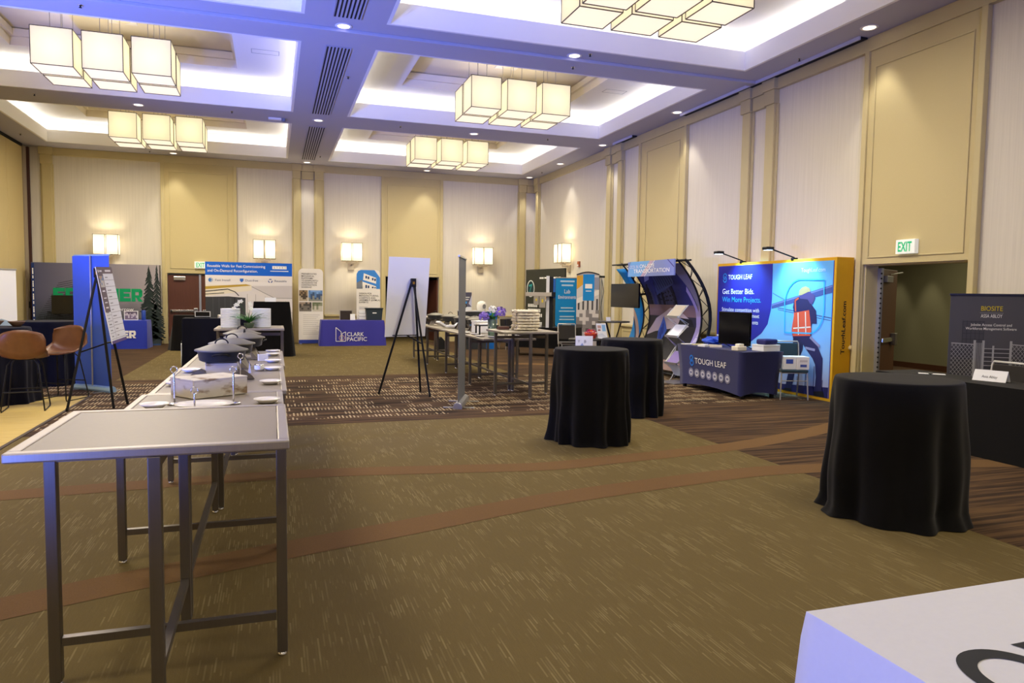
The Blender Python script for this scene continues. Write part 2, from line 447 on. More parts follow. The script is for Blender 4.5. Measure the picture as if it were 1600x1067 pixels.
def short_frieze(par, W, a, b):
    mb = MB(); wbox(mb, W, a, b, 0, .1, 5.27, CEIL - .006, TRIM); wbox(mb, W, a, b, 0, .075, 5.03, 5.262, TRIM)
    mb.build('frieze_block', par)
def rail(par, W, a, b):
    mb = MB(); wbox(mb, W, a, b, 0, .05, .80, .88, TRIM); wbox(mb, W, a, b, .05, .07, .82, .86, TRIM)
    mb.build('chair_rail', par, bevel=.006, seg=1)
    mb = MB(); wbox(mb, W, a, b, 0, .012, .14, .80, PANELY)
    wbox(mb, W, a + .1, b - .1, .012, .025, .70, .715, TRIM); wbox(mb, W, a + .1, b - .1, .012, .025, .24, .255, TRIM)
    mb.build('dado_panel', par)
    mb = MB(); wbox(mb, W, a, b, 0, .03, 0, .14, TRIM); mb.build('baseboard', par)
def column_door(par, W, a, b, ia, ib, ha, hb, open_top=2.11, low=True):
    """wide yellow door surround: frame, field, moulding bead round the panel over the door"""
    mb = MB()
    wbox(mb, W, a, a + .09, 0, .085, 0, 5.27, TRIM); wbox(mb, W, b - .09, b, 0, .085, 0, 5.27, TRIM)
    wbox(mb, W, a + .09, ha, 0, .05, 0, open_top, TRIM); wbox(mb, W, hb, b - .09, 0, .05, 0, open_top, TRIM)
    mb.build('door_surround', par, bevel=.006, seg=1)
    mb = MB(); wbox(mb, W, a + .09, b - .09, 0, .05, open_top, 5.27, PANELY); mb.build('over_door_panel', par)
    mb = MB(); t = .022
    for (s0, s1, z0, z1) in ((ia, ib, 5.03 - t, 5.03), (ia, ib, 2.21, 2.21 + t), (ia, ia + t, 2.21 + t, 5.03 - t), (ib - t, ib, 2.21 + t, 5.03 - t)):
        wbox(mb, W, s0, s1, .05, .066, z0, z1, TRIM)
    mb.build('panel_bead', par, bevel=.004, seg=1)

wall_back = wall('wall_back', WB, LEFT - .3, RIGHT + .25, [(-2.93, -1.15, 2.07), (3.45, 5.2, 2.11)], FABRIC)
for (a, b) in ((-6.08, -5.76), (.59, .86), (1.24, 1.54), (7.90, 8.20)): pilaster(wall_back, WB, a, b)
for (a, b) in ((-5.75, .58), (1.55, 7.89)): frieze(wall_back, WB, a, b)
short_frieze(wall_back, WB, .87, 1.23); short_frieze(wall_back, WB, 8.21, RIGHT)
column_door(wall_back, WB, -3.06, -1.0, -2.84, -1.25, -2.93, -1.15, 2.08)
column_door(wall_back, WB, 3.31, 5.31, 3.5, 5.15, 3.45, 5.2, 2.12)
for (a, b) in ((-5.75, -3.07), (-.99, .58), (.87, 1.23), (1.55, 3.3), (5.32, 7.89), (8.21, RIGHT)): rail(wall_back, WB, a, b)

wall_right = wall('wall_right', WR, FRONT, BACK, [(6.95, 8.70, 2.12)], FABRIC)
for c in (22.87, 17.45, 16.81, 11.63, 10.95, 5.8, 5.13): pilaster(wall_right, WR, c - .16, c + .16)
for (a, b) in ((17.62, 22.7), (11.8, 16.64), (5.97, 10.78), (FRONT, 4.96)): frieze(wall_right, WR, a, b)
for (a, b) in ((16.98, 17.28), (11.12, 11.46), (5.3, 5.63), (23.04, BACK)): short_frieze(wall_right, WR, a, b)
column_door(wall_right, WR, 6.84, 8.80, 7.02, 8.61, 6.95, 8.70, 2.12)
column_door(wall_right, WR, 13.70, 15.82, 13.98, 15.45, 14.6, 14.6, 2.0)
for (a, b) in ((17.62, 22.7), (15.84, 16.64), (11.8, 13.68), (8.82, 10.78), (5.97, 6.82), (FRONT, 4.96), (13.72, 15.8)): rail(wall_right, WR, a, b)
wall_left = structure(MB().box((LEFT - .25, FRONT, 0), (LEFT, BACK, CEIL + .02), mat('partition_vinyl', 'cdbb88', .6, grain=.05, scale=40)).build('wall_left'))
for k in range(25):
    y0 = 22.95 - 1.22 * (k + 1)
    if y0 < FRONT: break
    MB().box((LEFT, y0 + .006, .03), (LEFT + .03, y0 + 1.214, 5.40), mat('partition_vinyl')).build('partition_panel', wall_left, bevel=.004, seg=1)
MB().box((LEFT, FRONT, 5.42), (LEFT + .05, 22.95, CEIL - .005), DARK).build('partition_track', wall_left)
MB().box((LEFT, 22.97, 0), (LEFT + .06, 23.28, 5.45), mat('jamb_grey', 'a89c8a', .6)).build('pocket_jamb', wall_left)
MB().box((LEFT + .06, 23.2, 0), (LEFT + .12, 23.28, 5.45), mat('jamb_seal', '4a2d28', .7)).build('jamb_seal', wall_left)
for (y, z, hh) in ((21.84, 1.33, .1), (23.12, 1.12, .09)):
    MB().box((LEFT + .03, y - .04, z - hh), (LEFT + .07, y + .04, z + hh), DARK).build('recessed_pull', wall_left, bevel=.008)
structure(MB().box((LEFT - .3, FRONT - .25, 0), (RIGHT + .25, FRONT, CEIL + .02), FABRIC).build('wall_front'))

# ---- ceiling: soffit grid with coffers
xs = [LEFT - .05] + [v for c in COFX for v in c] + [RIGHT + .05]
ys = [FRONT] + [v for c in COFY for v in c] + [BACK + .05]
mb = MB()
for i in range(len(xs) - 1):
    for j in range(len(ys) - 1):
        if i in (1, 3) and j % 2 == 1: continue
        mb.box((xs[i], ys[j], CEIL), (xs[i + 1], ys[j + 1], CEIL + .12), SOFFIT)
mb.box((LEFT - .3, FRONT - .2, 6.75), (RIGHT + .3, BACK + .3, 6.8), WHITE)
ceiling = structure(mb.build('ceiling'))
LIP, ZT, ZR = 5.80, 6.10, 6.42
for (x0, x1) in COFX:
    for (y0, y1) in COFY:
        mb = MB(); t = .05
        def ringbox(a0, b0, a1, b1, th, z0, z1, m):   # rectangular ring whose inner edge is a0..b1, grown outwards by th
            mb.box((a0 - th, b0 - th, z0), (a1 + th, b0, z1), m); mb.box((a0 - th, b1, z0), (a1 + th, b1 + th, z1), m)
            mb.box((a0 - th, b0, z0), (a0, b1, z1), m); mb.box((a1, b0, z0), (a1 + th, b1, z1), m)
        ringbox(x0 + .003, y0 + .003, x1 - .003, y1 - .003, t, CEIL - .002, LIP, WHITE)                                     # lip
        ringbox(x0 - t, y0 - t, x1 + t, y1 + t, .25, 5.66, 5.70, WHITE)                  # ledge
        ringbox(x0 - .28, y0 - .28, x1 + .28, y1 + .28, .04, 5.66, 6.2, WHITE)           # outer wall of the cove
        cx, cy = (x0 + x1) / 2, (y0 + y1) / 2
        ix0, ix1, iy0, iy1 = cx - 1.98, cx + 1.98, cy - 1.70, cy + 1.70
        mb.box((x0 - .28, y0 - .28, ZT), (ix0, y1 + .28, ZT + .04), WHITE); mb.box((ix1, y0 - .28, ZT), (x1 + .28, y1 + .28, ZT + .04), WHITE)
        mb.box((ix0, y0 - .28, ZT), (ix1, iy0, ZT + .04), WHITE); mb.box((ix0, iy1, ZT), (ix1, y1 + .28, ZT + .04), WHITE)
        cf = mb.build('coffer', ceiling)
        mb = MB()
        ringbox(ix0 + .001, iy0 + .001, ix1 - .001, iy1 - .001, .04, ZT + .002, ZR + .02, BEIGE)
        mb.box((ix0, iy0, ZR), (ix1, iy1, ZR + .04), BEIGE)
        ringbox(ix0 + .07, iy0 + .07, ix1 - .07, iy1 - .07, .069, ZR - .16, ZR - .03, BEIGE)
        mb.build('tray_recess', cf)
        mb = MB(); mb.box((cx - .45 + .3, iy1 - 1.35, ZR - .012), (cx + .02 + .3, iy1 - .95, ZR), WHITE)
        mb.lathe([(.15, 0), (.12, -.02), (.05, -.024)], (cx + .08, iy1 - 1.15, ZR - .012), BEIGE, 18); mb.build('air_grille', cf)
        mb = MB()
        for (a, b, c, d) in ((.0, .0, .5, .008), (0, .242, .5, .25), (0, 0, .008, .25), (.492, 0, .5, .25)):
            mb.box((ix1 + .3 + a, cy + .3 + b, ZT - .003), (ix1 + .3 + c, cy + .3 + d, ZT), GI)
        mb.build('access_hatch', cf)
# partition track across the ceiling
mb = MB(); mb.box((LEFT, 11.16, CEIL - .05), (8.3, 11.32, CEIL), SOFFIT); mb.box((LEFT, 11.325, CEIL - .02), (8.3, 11.335, CEIL - .002), DARK)
mb.build('ceiling_track', ceiling, bevel=.008, seg=1)
# slot diffusers let into the beam and along the wall
for (y0, y1) in ((6.15, 10.7), (11.98, 16.57), (17.85, 22.35)):
    v = thing('slot_diffuser', {6.15: 'seven-slot air diffuser in the beam on the near side of the track', 11.98: 'seven-slot air diffuser in the beam beyond the track', 17.85: 'seven-slot air diffuser in the beam closest to the back wall'}[y0], 'vent', (1.03, (y0 + y1) / 2, CEIL - .012), 0, 'slot diffusers in the central beam')
    L_ = (y1 - y0) / 2
    mb = MB(); mb.box((-.2, -L_, 0), (.2, L_, .006), SOFFIT)
    for s_ in (-.2, .19): mb.box((s_, -L_, -.006), (s_ + .01, L_, 0), SOFFIT)
    mb.build('diffuser_frame', v)
    for k in range(7):
        x = -.165 + k * .055
        MB().box((x - .012, -L_ + .02, -.003), (x + .012, L_ - .02, .0), DARK).build('slot', v)
for (y0, y1, lab) in ((8.75, 13.7, 'long black slot diffuser at the ceiling edge over the navy booth'), (15.9, 16.9, 'short black slot at the ceiling edge above the narrow wall strip')):
    v = thing('edge_slot', lab, 'vent', (8.36, (y0 + y1) / 2, CEIL), 0, 'slots along the ceiling edge'); L_ = (y1 - y0) / 2
    MB().box((-.055, -L_, -.03), (.075, L_, -.003), DARK).build('slot', v)
    MB().box((-.085, -L_, -.05), (-.055, L_, -.001), mat('slot_lip', 'c9cbe0', .4)).build('slot_lip', v)
# downlights
rowname = {11.05: 'beside the partition track', 17.2: 'between the coffer rows past the track', 22.85: 'just before the back wall'}
colname = {-2.66: 'over the buffet side', 1.02: 'on the central beam', 4.69: 'over the easel side'}
CAN = mat('can_reflector', 'e6e2da', .3, .3)
BULB = mat('can_lamp', 'fff2d8', .5, emit=1.6, emit_c='fff2dc')
def can(x, y, lab):
    v = thing('downlight', lab, 'light', (x, y, CEIL), 0, 'recessed downlights')
    MB().lathe([(.085, -.001), (.125, -.002), (.122, -.007), (.09, -.008), (.085, -.004)], (0, 0, 0), WHITE, 24).build('trim_ring', v)
    MB().lathe([(.0, -.011), (.088, -.008)], (0, 0, 0), BULB, 20).build('lamp_face', v)
for y in rowname:
    for x in colname: can(x, y, 'recessed downlight %s, %s' % (colname[x], rowname[y]))
for y, lab in ((8.43, 'over the open doorway'), (13.6, 'above the curved truss stand'), (17.22, 'above the narrow wall strip'), (20.12, 'near the wall lamp'), (22.83, 'in the corner of the ceiling')):
    can(8.15, y, 'round recessed downlight at the ceiling edge %s' % lab)
SPR = [(-2.48, 11.54, 'beyond the track over the plank floor'), (-4.52, 17.06, 'between coffers at the partition side'), (-.81, 17.07, 'between coffers next to a white detector'), (-3.26, 22.78, 'before the back wall over the green lettered backdrop'),
       (1.33, 13.57, 'beside the long slot diffuser'), (2.87, 17.07, 'between coffers over the grey banner'), (4.9, 11.6, 'just beyond the track by a downlight'), (4.9, 10.9, 'just before the track by a downlight'),
       (6.56, 17.06, 'between coffers towards the truss stand'), (1.33, 21.68, 'beside the farthest slot diffuser'), (8.17, 21.7, 'at the ceiling edge near the corner'), (-6.04, 21.54, 'near the folding partition'), (8.17, 9.9, 'at the ceiling edge over the navy booth')]
for (x, y, lab) in SPR:
    v = thing('sprinkler_head', 'tiny dark sprinkler head %s' % lab, 'sprinkler', (x, y, CEIL), 0, 'ceiling sprinklers')
    MB().lathe([(.035, -.001), (.035, -.005), (.016, -.008)], (0, 0, 0), CHROME, 14).build('escutcheon', v)
    MB().lathe([(.01, -.008), (.01, -.03), (.02, -.032), (.02, -.036), (0, -.036)], (0, 0, 0), DARK, 12).build('deflector', v)
v = thing('smoke_detector', 'white detector housing on the ceiling between two coffers', 'detector', (.1, 17.33, CEIL))
MB().box((-.16, -.06, -.05), (.12, .06, -.001), WHITE).build('housing', v, bevel=.012)
MB().lathe([(.05, -.001), (.05, -.06), (.03, -.075), (0, -.075)], (.17, 0, 0), GI, 16).build('sensor', v)

# ---- doors in the back wall
def leaf(par, name, w_, m=WOOD, bar=True, h=2.03):
    d = MB().box((0, -.022, .008), (w_, .022, h), m).build(name, par, bevel=.003, seg=1)
    if bar:
        mb = MB(); mb.box((.06, -.085, .93), (w_ - .12, -.055, 1.0), CHROME); mb.box((.05, -.085, .93), (.12, -.02, 1.0), CHROME)
        mb.box((w_ - .17, -.1, .88), (w_ - .05, -.02, 1.05), CHROME); mb.build('panic_bar', d, bevel=.008)
        MB().box((.16, -.08, h - .16), (.48, -.022, h - .05), CHROME).build('door_closer', d, bevel=.006)
    return d
d1 = structure(bpy.data.objects.new('door_1', None)); COL.objects.link(d1); d1.location = (-2.92, BACK + .05, 0)
leaf(d1, 'door_leaf', .86)
d2 = leaf(d1, 'door_leaf', .86); d2.location = (.89, 0, 0)
MB().box((.845, -.05, 0), (.905, -.024, 2.05), mat('astragal', 'aeb4c8', .35, .6)).build('astragal', d1, bevel=.004)
dm = structure(bpy.data.objects.new('door_2', None)); COL.objects.link(dm); dm.location = (5.17, BACK + .1, 0)
l2 = leaf(dm, 'door_leaf', .86); l2.rotation_euler = (0, 0, PI / 2 + .15)
structure(MB().box((3.0, 26.5, 0), (6.2, 26.6, 2.6), mat('lobby_dark', '2b2622', .9)).box((3.0, BACK + .26, 2.4), (6.2, 26.6, 2.5), mat('lobby_dark')).box((3.0, BACK + .26, 0), (3.1, 26.6, 2.5), mat('lobby_dark')).box((6.1, BACK + .26, 0), (6.2, 26.6, 2.5), mat('lobby_dark')).build('wall_lobby'))

# ---- open doorway in the right-hand wall and the corridor behind
GREENW = mat('corridor_paint', '77735a', .75, grain=.05, scale=30)
mb = MB(); mb.box((14.2, 2, 0), (14.3, 21, 3), GREENW); mb.box((8.8, 21, 0), (14.3, 21.1, 3), GREENW); mb.box((8.8, 2, 0), (14.3, 2.1, 3), GREENW)
structure(mb.build('wall_corridor'))
structure(MB().box((8.78, 2, 2.9), (14.3, 21, 3.0), mat('corridor_ceiling', 'b8b08c', .8)).build('ceiling_corridor'))
structure(MB().box((14.17, 2.1, 0), (14.2, 21, .13), mat('baseboard_brown', '4a2c1c', .5)).build('baseboard_corridor'))
d3 = structure(bpy.data.objects.new('door_3', None)); COL.objects.link(d3); d3.location = (RIGHT + .28, 8.67, 0)
mb = MB().box((0, -.025, .01), (.86, .02, 2.06), mat('door_brown', '553420', .45, grain=.25, scale=3, stretch=(14, 14, .6)))
dl = mb.build('door_leaf', d3, bevel=.003, seg=1); dl.rotation_euler = (0, 0, .52)
mb = MB(); mb.box((.0, -.075, .93), (.62, -.05, 1.0), CHROME); mb.box((.6, -.1, .87), (.74, -.025, 1.06), mat('latch_grey', '6a655f', .4, .6)); mb.build('panic_bar', dl, bevel=.008)
MB().box((.08, -.08, 1.86), (.42, -.025, 1.96), mat('closer_grey', '8f8c88', .4, .5)).build('door_closer', dl, bevel=.006)
mb = MB(); mb.bar((.3, -.06, 1.98), (.62, -.16, 2.02), .02, .015, CHROME); mb.build('closer_arm', dl)
mb = MB(); mb.box((-.045, -.06, .01), (.0, .02, 2.07), mat('hinge_strip', 'b9bac6', .35, .7))
mb.build('hinge_strip', d3)
for k in range(26): MB().box((-.052, -.075, .1 + k * .075), (-.04, -.055, .125 + k * .075), DARK).build('hinge_knuckle', d3)
mb = MB(); mb.box((RIGHT + .01, 8.68, 0), (RIGHT + .24, 8.70, 2.12), TRIM); mb.box((RIGHT + .01, 6.95, 0), (RIGHT + .24, 6.97, 2.12), TRIM); mb.box((RIGHT + .01, 6.97, 2.10), (RIGHT + .24, 8.68, 2.12), TRIM)
structure(mb.build('trim_doorway'))
# ================================================================== LIGHT FITTINGS
def shade_mat(name, c, e, tl):
    m = bpy.data.materials.new(name); m.use_nodes = True; nt = m.node_tree
    for n in list(nt.nodes): nt.nodes.remove(n)
    out = nt.nodes.new('ShaderNodeOutputMaterial'); em = nt.nodes.new('ShaderNodeEmission'); tr = nt.nodes.new('ShaderNodeBsdfTranslucent'); df = nt.nodes.new('ShaderNodeBsdfDiffuse')
    em.inputs[0].default_value = lin(c); em.inputs[1].default_value = e
    tr.inputs[0].default_value = tuple(x * tl for x in lin(c)[:3]) + (1,); df.inputs[0].default_value = lin('d8cfb4')
    mx = nt.nodes.new('ShaderNodeMixShader'); mx.inputs[0].default_value = .55
    ad = nt.nodes.new('ShaderNodeAddShader')
    nt.links.new(df.outputs[0], mx.inputs[1]); nt.links.new(tr.outputs[0], mx.inputs[2])
    nt.links.new(mx.outputs[0], ad.inputs[0]); nt.links.new(em.outputs[0], ad.inputs[1]); nt.links.new(ad.outputs[0], out.inputs[0])
    return m
SHADE = shade_mat('lamp_shade_linen', 'f0e5c4', .36, .42)
DIFFU = shade_mat('lamp_diffuser', 'fbeedc', .55, .42)
RIB = mat('shade_rib', '4a3a2c', .5)
def cube_edges(mb, a, b, r, m):
    P = [(x, y, z) for x in (a[0], b[0]) for y in (a[1], b[1]) for z in (a[2], b[2])]
    for i in range(8):
        for j in range(i + 1, 8):
            if sum(abs(P[i][k] - P[j][k]) > 1e-6 for k in range(3)) == 1:
                mb.bar(P[i], P[j], r, r, m)
def pendant0():
    t = thing('pendant_lamp', '', 'lamp', (0, 0, 5.19), 0, 'cube pendants in the coffers')
    mb = MB(); h = .3
    for (A, B_) in (((-h, -h), (h, -h)), ((h, -h), (h, h)), ((h, h), (-h, h)), ((-h, h), (-h, -h))):
        mb.add([(A[0], A[1], 0), (B_[0], B_[1], 0), (B_[0], B_[1], .6), (A[0], A[1], .6)], [(0, 1, 2, 3)], SHADE)
    mb.build('lamp_shade', t)
    MB().box((-h + .004, -h + .004, .004), (h - .004, h - .004, .008), DIFFU).build('diffuser', t)
    mb = MB(); cube_edges(mb, (-h, -h, 0), (h, h, .6), .011, RIB); mb.build('shade_frame', t)
    mb = MB(); mb.bar((-h, 0, .6), (h, 0, .6), .02, .02, RIB)
    for x in (-.09, .09): mb.tube([(x, 0, .6), (x, 0, ZR - 5.19)], .006, STEEL, 6)
    mb.build('suspension_wires', t)
    return t
pen = pendant0(); first = True
LAMPCOF = [(0, 3, 'buffet-side coffer past the track'), (0, 4, 'far coffer by the partition'), (1, 2, 'nearest coffer, only undersides visible'), (1, 3, 'easel-side coffer past the track'), (1, 4, 'far coffer nearest the room corner')]
for (ci, cj, where) in LAMPCOF:
    cx, cy = sum(COFX[ci]) / 2, sum(COFY[cj]) / 2
    for r in (0, 1):
        for k in (0, 1, 2):
            x, y = cx + (k - 1) * .728, cy + (r - .5) * .69
            lab = 'cream cube pendant, %s row %s, %s' % (('near', 'rear')[r], ('partition end', 'middle', 'wall end')[k], where)
            if first: pen.location = (x, y, 5.19); pen['label'] = lab; first = False
            else: clone(pen, (x, y, 5.19), 0, lab)
            lamp('pendant_bulb', 'POINT', (x, y, 5.49), None, 8, (1, .88, .66), shadow_soft_size=.06)
SCSH = shade_mat('sconce_shade', 'ffefce', .52, .3)
def sconce0():
    t = thing('wall_sconce', '', 'lamp', (0, 0, 2.3), 0, 'twin-shade wall lamps')
    for c in (-.165, .165):
        mb = MB(); a, b, z0, z1, d0, d1 = c - .15, c + .15, .26, .82, -.40, -.10
        for (p, q) in (((a, d0), (b, d0)), ((b, d0), (b, d1)), ((b, d1), (a, d1)), ((a, d1), (a, d0))):
            mb.add([(p[0], p[1], z0), (q[0], q[1], z0), (q[0], q[1], z1), (p[0], p[1], z1)], [(0, 1, 2, 3)], SCSH)
        sh = mb.build('lamp_shade', t)
        mb = MB(); cube_edges(mb, (a, d0, z0), (b, d1, z1), .012, RIB); mb.build('shade_frame', sh)
    NICK = mat('satin_nickel', 'c9bfae', .35, .9)
    MB().box((-.1, -.035, -.02), (.1, 0, .2), NICK).build('back_plate', t, bevel=.004)
    mb = MB(); mb.box((-.17, -.25, .2), (.17, -.2, .23), NICK); mb.box((-.02, -.25, .13), (.02, -.03, .16), NICK); mb.box((-.02, -.25, .13), (.02, -.22, .2), NICK)
    for c in (-.165, .165): mb.tube([(c, -.24, .22), (c, -.24, .4)], .012, NICK, 8)
    mb.build('bracket', t)
    return t
sc0 = sconce0()
SCON = [(-4.45, 'behind the tall blue banner'), (-.22, 'above the blue-headed wall panel poster'), (2.36, 'above the purple-clothed table'), (6.62, 'above the ring-printed counter')]
for i, (x, lab) in enumerate(SCON):
    L_ = 'glowing twin-shade wall lamp ' + lab
    if i == 0: sc0.location = (x, BACK, 2.3); sc0['label'] = L_
    else: clone(sc0, (x, BACK, 2.3), 0, L_)
    for c in (-.165, .165): lamp('sconce_bulb', 'POINT', (x + c, BACK - .25, 2.86), None, 17, (1, .85, .58), shadow_soft_size=.05)
clone(sc0, (RIGHT, 20.15, 2.3), -PI / 2, 'glowing twin-shade wall lamp above the bright blue rollup banner')
for c in (-.165, .165): lamp('sconce_bulb', 'POINT', (RIGHT - .25, 20.15 + c, 2.86), None, 17, (1, .85, .58), shadow_soft_size=.05)
mb = MB().box((-.06, -.05, 0), (.06, 0, .16), mat('alarm_red', 'a4562f', .5)); mb.box((-.04, -.06, .02), (.04, -.05, .07), WHITE)
solo(mb, 'fire_alarm', 'small red fire alarm on the wall beside the lamp in the corner', 'alarm', (RIGHT - .001, 19.42, 2.42), -PI / 2)
def exit_sign(loc, rz, lab):
    t = thing('exit_sign', lab, 'sign', loc, rz, 'exit signs over doors')
    MB().box((-.16, -.075, -.1), (.16, 0, .1), mat('sign_white', 'e9ebe4', .5, emit=.25)).build('housing', t, bevel=.006)
    p = Print(-.076); p.text('EXIT', -.115, -.065, .13, mat('exit_green', '0aa06a', .5, emit=.5), width=.23, bold=.02); p.build('lettering', t)
exit_sign((RIGHT - .05, 7.87, 2.34), -PI / 2, 'white exit sign with green letters over the open doorway')
exit_sign((-2.02, BACK - .05, 2.33), 0, 'white exit sign with green letters over the closed brown doors')

# ================================================================== BUFFET TABLES
def buffet(x0, x1, y0, y1, z, lab, grp):
    """laminate top in a metal frame on a plus-shaped base: one leg at the middle of each side"""
    cx, cy, hw, hl = (x0 + x1) / 2, (y0 + y1) / 2, (x1 - x0) / 2, (y1 - y0) / 2
    t = thing('buffet_table', lab, 'table', (cx, cy, 0), 0, grp)
    MB().box((-hw + .045, -hl + .045, z - .028), (hw - .045, hl - .045, z - .004), TABTOP).build('tabletop', t)
    mb = MB(); a = .047
    mb.box((-hw, -hl, z - .035), (hw, -hl + a - .004, z), STEEL); mb.box((-hw, hl - a + .004, z - .035), (hw, hl, z), STEEL)
    mb.box((-hw, -hl + a - .004, z - .035), (-hw + a - .004, hl - a + .004, z), STEEL); mb.box((hw - a + .004, -hl + a - .004, z - .035), (hw, hl - a + .004, z), STEEL)
    mb.build('top_rim', t, bevel=.006)
    i = .026
    for (x, y) in ((0, -hl + i), (0, hl - i), (-hw + i, 0), (hw - i, 0)):
        lg = MB().box((x - .022, y - .022, .02), (x + .022, y + .022, z - .036), LEGM).build('leg', t, bevel=.004)
        MB().lathe([(.02, 0), (.022, .012), (.012, .02)], (x, y, 0), CHROME, 12).build('foot', lg)
    MB().box((-.016, -hl + .05, .2), (.016, hl - .05, .232), LEGM).build('stretcher', t); MB().box((-.016, -hl + .05, z - .085), (.016, hl - .05, z - .037), LEGM).build('apron_bar', t)
    MB().box((-hw + .05, -.016, .166), (hw - .05, .016, .2), LEGM).build('stretcher', t); MB().box((-hw + .05, -.016, z - .13), (hw - .05, .016, z - .087), LEGM).build('apron_bar', t)
    return t
G1, G2 = 'buffet line beside the plank floor', 'buffet line behind the grey banner'
buffet(-.862, .056, 2.77, 3.685, 1.045, 'tall bare square buffet table with grey top nearest the camera', G1)
buffet(-.868, .064, 3.70, 5.515, .868, 'low buffet table carrying the whitewashed crate and oval platter', G1)
buffet(-.835, .096, 5.53, 7.35, .868, 'low buffet table carrying the first two lidded roasters', G1)
buffet(-.82, .11, 7.365, 9.19, .868, 'low buffet table at the far end carrying the last two roasters', G1)
buffet(-.80, .16, 11.05, 11.97, 1.05, 'tall square buffet table with plate stacks and a potted plant', G1)
buffet(3.29, 4.20, 10.29, 11.20, 1.03, 'tall square buffet table holding the cream napkin pile', G2)
buffet(3.25, 4.17, 11.22, 13.03, .868, 'low buffet table with the purple flower vase', G2)
buffet(3.25, 4.17, 13.05, 14.87, .868, 'low buffet table half hidden by the grey banner', G2)
buffet(3.25, 4.17, 14.89, 16.71, .868, 'low buffet table with navy roasters behind the white board', G2)
buffet(3.25, 4.17, 16.95, 17.87, 1.03, 'tall square buffet table at the far end behind the white board', G2)

# plates, platter, sign pins
ZB = .869
def plate_mb(r=.085):
    return MB().lathe([(.0, .004), (r * .6, .003), (r * .62, .0), (r * .66, .004), (r * .8, .012), (r, .022), (r * .99, .026), (r * .78, .017), (r * .6, .009), (0, .009)], (0, 0, 0), PLATE, 28)
P0 = None
PLT = [(-.04, 4.95, 'on the wall side of the crate'), (-.02, 5.95, 'beside the front roaster stand'), (-.01, 6.98, 'beside the silver fuel can'), (0, 7.75, 'level with the second roaster'), (0, 8.55, 'second from the far end of the low buffet'), (.0, 9.0, 'with a fork on it at the far end of the low buffet'),
       (-.70, 4.88, 'by the partition-side sign pin'), (-.70, 6.0, 'hidden partly by the tall sign pin behind the crate'), (-.69, 6.95, 'on the partition side of the front roaster')]
for i, (x, y, lab) in enumerate(PLT):
    lab = 'small white saucer ' + lab
    if P0 is None: P0 = solo(plate_mb(), 'saucer', lab, 'plate', (x, y, ZB), 0, 'saucers along the buffet edges')
    else: c = P0.copy(); COL.objects.link(c); c.location = (x, y, ZB); c['label'] = lab
    c_ = P0 if i == 0 else c
    c_.location.z = ZB
solo(MB().box((-.07, -.006, 0), (.05, .006, .004), CHROME).box((.05, -.012, 0), (.075, .012, .004), CHROME), 'fork', 'fork lying on the farthest saucer', 'cutlery', (.0, 9.0, ZB + .028), .5)
solo(MB().lathe([(.0, .012), (.20, .006), (.2, 0), (.24, .01), (.29, .02), (.285, .026), (.22, .017), (0, .017)], (0, 0, 0), PLATE, 36, sx=.6, sy=.5), 'oval_platter', 'oval white platter in front of the whitewashed crate', 'platter', (-.41, 4.83, ZB))
def pin(x, y, h, lab):
    t = thing('sign_pin', lab, 'sign holder', (x, y, ZB), 0, 'wire menu card holders on the buffet')
    MB().lathe([(.045, 0), (.045, .006), (.008, .01)], (0, 0, 0), CHROME, 18).build('base', t)
    MB().tube([(0, 0, .008), (0, 0, h)], .006, CHROME, 8).build('rod', t)
    MB().tube([(.02 * math.cos(a), 0, h + .02 + .02 * math.sin(a)) for a in [PI * 2 * k / 14 - PI / 2 for k in range(14)]], .004, CHROME, 6, closed=True).build('ring_clip', t)
pin(-.60, 5.0, .2, 'chrome card holder on the partition side of the crate')
pin(-.245, 4.95, .2, 'chrome card holder in front of the crate on its wall side')
pin(-.455, 4.72, .1, 'short chrome card holder standing before the oval platter')
pin(-.24, 5.95, .2, 'chrome card holder beside the front roaster stand')
# whitewashed crate
WASH, nt_, b_, v_ = newmat('whitewashed_wood', .8)
g1 = noise(nt_, v_, 7, (1, 1, 2.2), 4); g2 = noise(nt_, v_, 1, (14, 14, 90), 3)
kk = math_(nt_, 'MULTIPLY', math_(nt_, 'SUBTRACT', g1, .53, True), 8, True)
nt_.links.new(mixc(nt_, math_(nt_, 'MULTIPLY', g2, .5), mixc(nt_, kk, lin('dfdad0'), lin('7a5b3c')), lin('c4b9a6')), b_.inputs['Base Color'])
def crate(loc, rz, L, D, H, lab):
    t = thing('wooden_crate', lab, 'crate', loc, rz)
    l, d = L / 2, D / 2
    for (a, b) in (((-l, -d, 0), (l, -d + .015, H)), ((-l, d - .015, 0), (l, d, H)), ((-l, -d + .016, 0), (-l + .015, d - .016, H)), ((l - .015, -d + .016, 0), (l, d - .016, H))):
        MB().box(a, b, WASH).build('side_panel', t, bevel=.003)
    MB().box((-l - .002, -d - .002, H), (l + .002, d + .002, H + .012), WASH).build('top_panel', t, bevel=.003)
    return t
crate((-.425, 5.42, ZB), .62, .40, .30, .115, 'whitewashed wooden riser crate on the buffet behind the platter')
crate((-.41, 6.42, ZB), .1, .24, .22, .12, 'whitewashed block holding up the front roaster')
